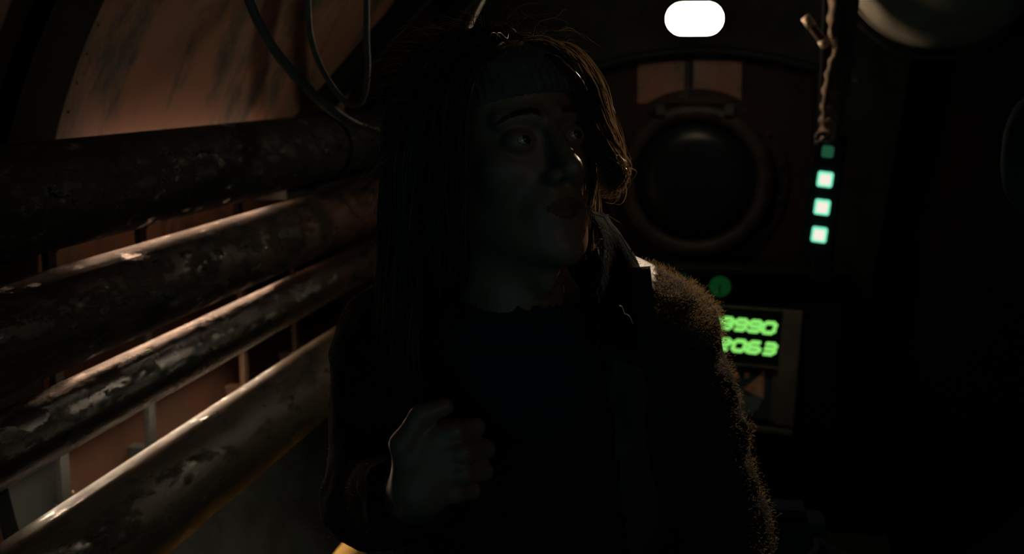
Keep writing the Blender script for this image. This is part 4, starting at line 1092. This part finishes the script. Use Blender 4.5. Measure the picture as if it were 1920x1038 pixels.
# under-scarf around the throat
def scarf_sdf(P):
    n0, n1 = neck+Vector((.004, .0, .040)), neck+Vector((.002, -.022, -.050))
    d = sd_cone(P, n0, n1, .074, .094); return smax(d, -sd_cone(P, n0+Vector((0, 0, .04)), n1, .068, .084), .006)
V_c, Q_c = surface_nets(scarf_sdf, (neck.x-.13, neck.y-.15, neck.z-.17), (neck.x+.13, neck.y+.13, neck.z+.13), 0.004)
V_c = displace(V_c, .005, 22, (1, 1, 2.5))
sc_ = link('neck_cloth', mesh_from('neck_cloth', V_c, Q_c), M_scarf, man, True); sc_['label'] = 'dark blue cloth around the throat'
# frayed threads along the torn edges
hv.clear(); hf.clear(); hcount = 0
edges_all = [(Vector(p), Vector((0, -1, 0))) for p in col_edge+lap_edge]+vest_edge
for p, nn in edges_all:
    for _ in range(2):
        if random.random() < 0.45: continue
        dv = Vector((random.gauss(0, 1), random.gauss(0, .6)-.2, random.gauss(0, 1))).normalized(); L = random.uniform(.002, .010)
        t = np.linspace(0, 1, 5)[:, None]
        emit_strand(np.array(p)+np.array(dv)*L*t+np.array([random.gauss(0, 1), 0, -1.0])*L*.5*t*t, .00022)
# a few longer threads hanging from the collar
for x0, y0, x1, y1 in ((1106, 393, 1131, 440), (1131, 440, 1126, 520), (1130, 445, 1138, 512), (1108, 392, 1162, 440), (1162, 440, 1196, 492), (1182, 470, 1200, 500), (1126, 520, 1120, 600), (1165, 572, 1188, 606), (650, 640, 690, 600), (688, 600, 735, 562), (655, 632, 672, 640)):
    a, b = at(x0, y0, 1.148), at(x1, y1, 1.148)
    if x0 < 800: a, b = at(x0, y0, 1.235), at(x1, y1, 1.25)
    pts = [a.lerp(b, f)+Vector((random.gauss(0, .0014), random.gauss(0, .002), random.gauss(0, .0014))) for f in np.linspace(0, 1, 7)]
    emit_strand(np.array([list(q) for q in catmull(pts, 3)]), .0005)
M_thread = mat_plain('frayed_thread', (0.22, 0.19, 0.14), 0.8, 0, 0.2)
o = new_obj('frayed_threads', np.concatenate(hv), hf, M_thread, man, False); o['kind'] = 'stuff'
# trousers and boots (below the picture)
def legs_sdf(P):
    d = sd_ell(P, (hips.x, hips.y, hips.z), (.175, .13, .115))
    for kn, an, sx in ((kneeR, ankR, -1), (kneeL, ankL, 1)):
        hp = Vector((hips.x+sx*.095, hips.y-.02, SEAT_Z+.085))
        d = smin(d, sd_cone(P, hp, kn, .085, .068), .03); d = smin(d, sd_cone(P, kn, an, .066, .055), .02)
    return d
V_l, Q_l = surface_nets(legs_sdf, (hips.x-.30, .72, .05), (hips.x+.30, 1.52, .74), 0.012)
V_l = displace(V_l, .004, 14); tro = link('trousers', mesh_from('trousers', V_l, Q_l), M_scarf, man, True)
for an in (ankR, ankL):
    f = lambda P: smin(smin(sd_cone(P, (an.x, an.y, .16), (an.x, an.y, .06), .062, .052), sd_ell(P, (an.x, an.y-.09, .042), (.050, .13, .042)), .03), sd_ell(P, (an.x, an.y+.01, .04), (.046, .06, .04)), .02)
    V_b, Q_b = surface_nets(f, (an.x-.09, an.y-.26, -.002), (an.x+.09, an.y+.10, .24), 0.01)
    link('boot', mesh_from('boot', V_b, Q_b), M_black, man, True)
# the box bench he sits on
bench = thing('bench_seat', 'low dark bench that the person sits on, hidden behind the jacket', 'bench', (hips.x, 1.36, 0))
bm = BM(); add_box(bm, (hips.x, 1.36, SEAT_Z-.045), (.50, .40, .06)); bm_obj('cushion', bm, M_black, parent=bench, bevel=.015)
for sx in (-.2, .2):
    for sy in (-.15, .15):
        bm = BM(); add_cyl(bm, (hips.x+sx, 1.36+sy, 0), (hips.x+sx, 1.36+sy, SEAT_Z-.075), .016, seg=14); bm_obj('leg', bm, M_dark, parent=bench, smooth=True)
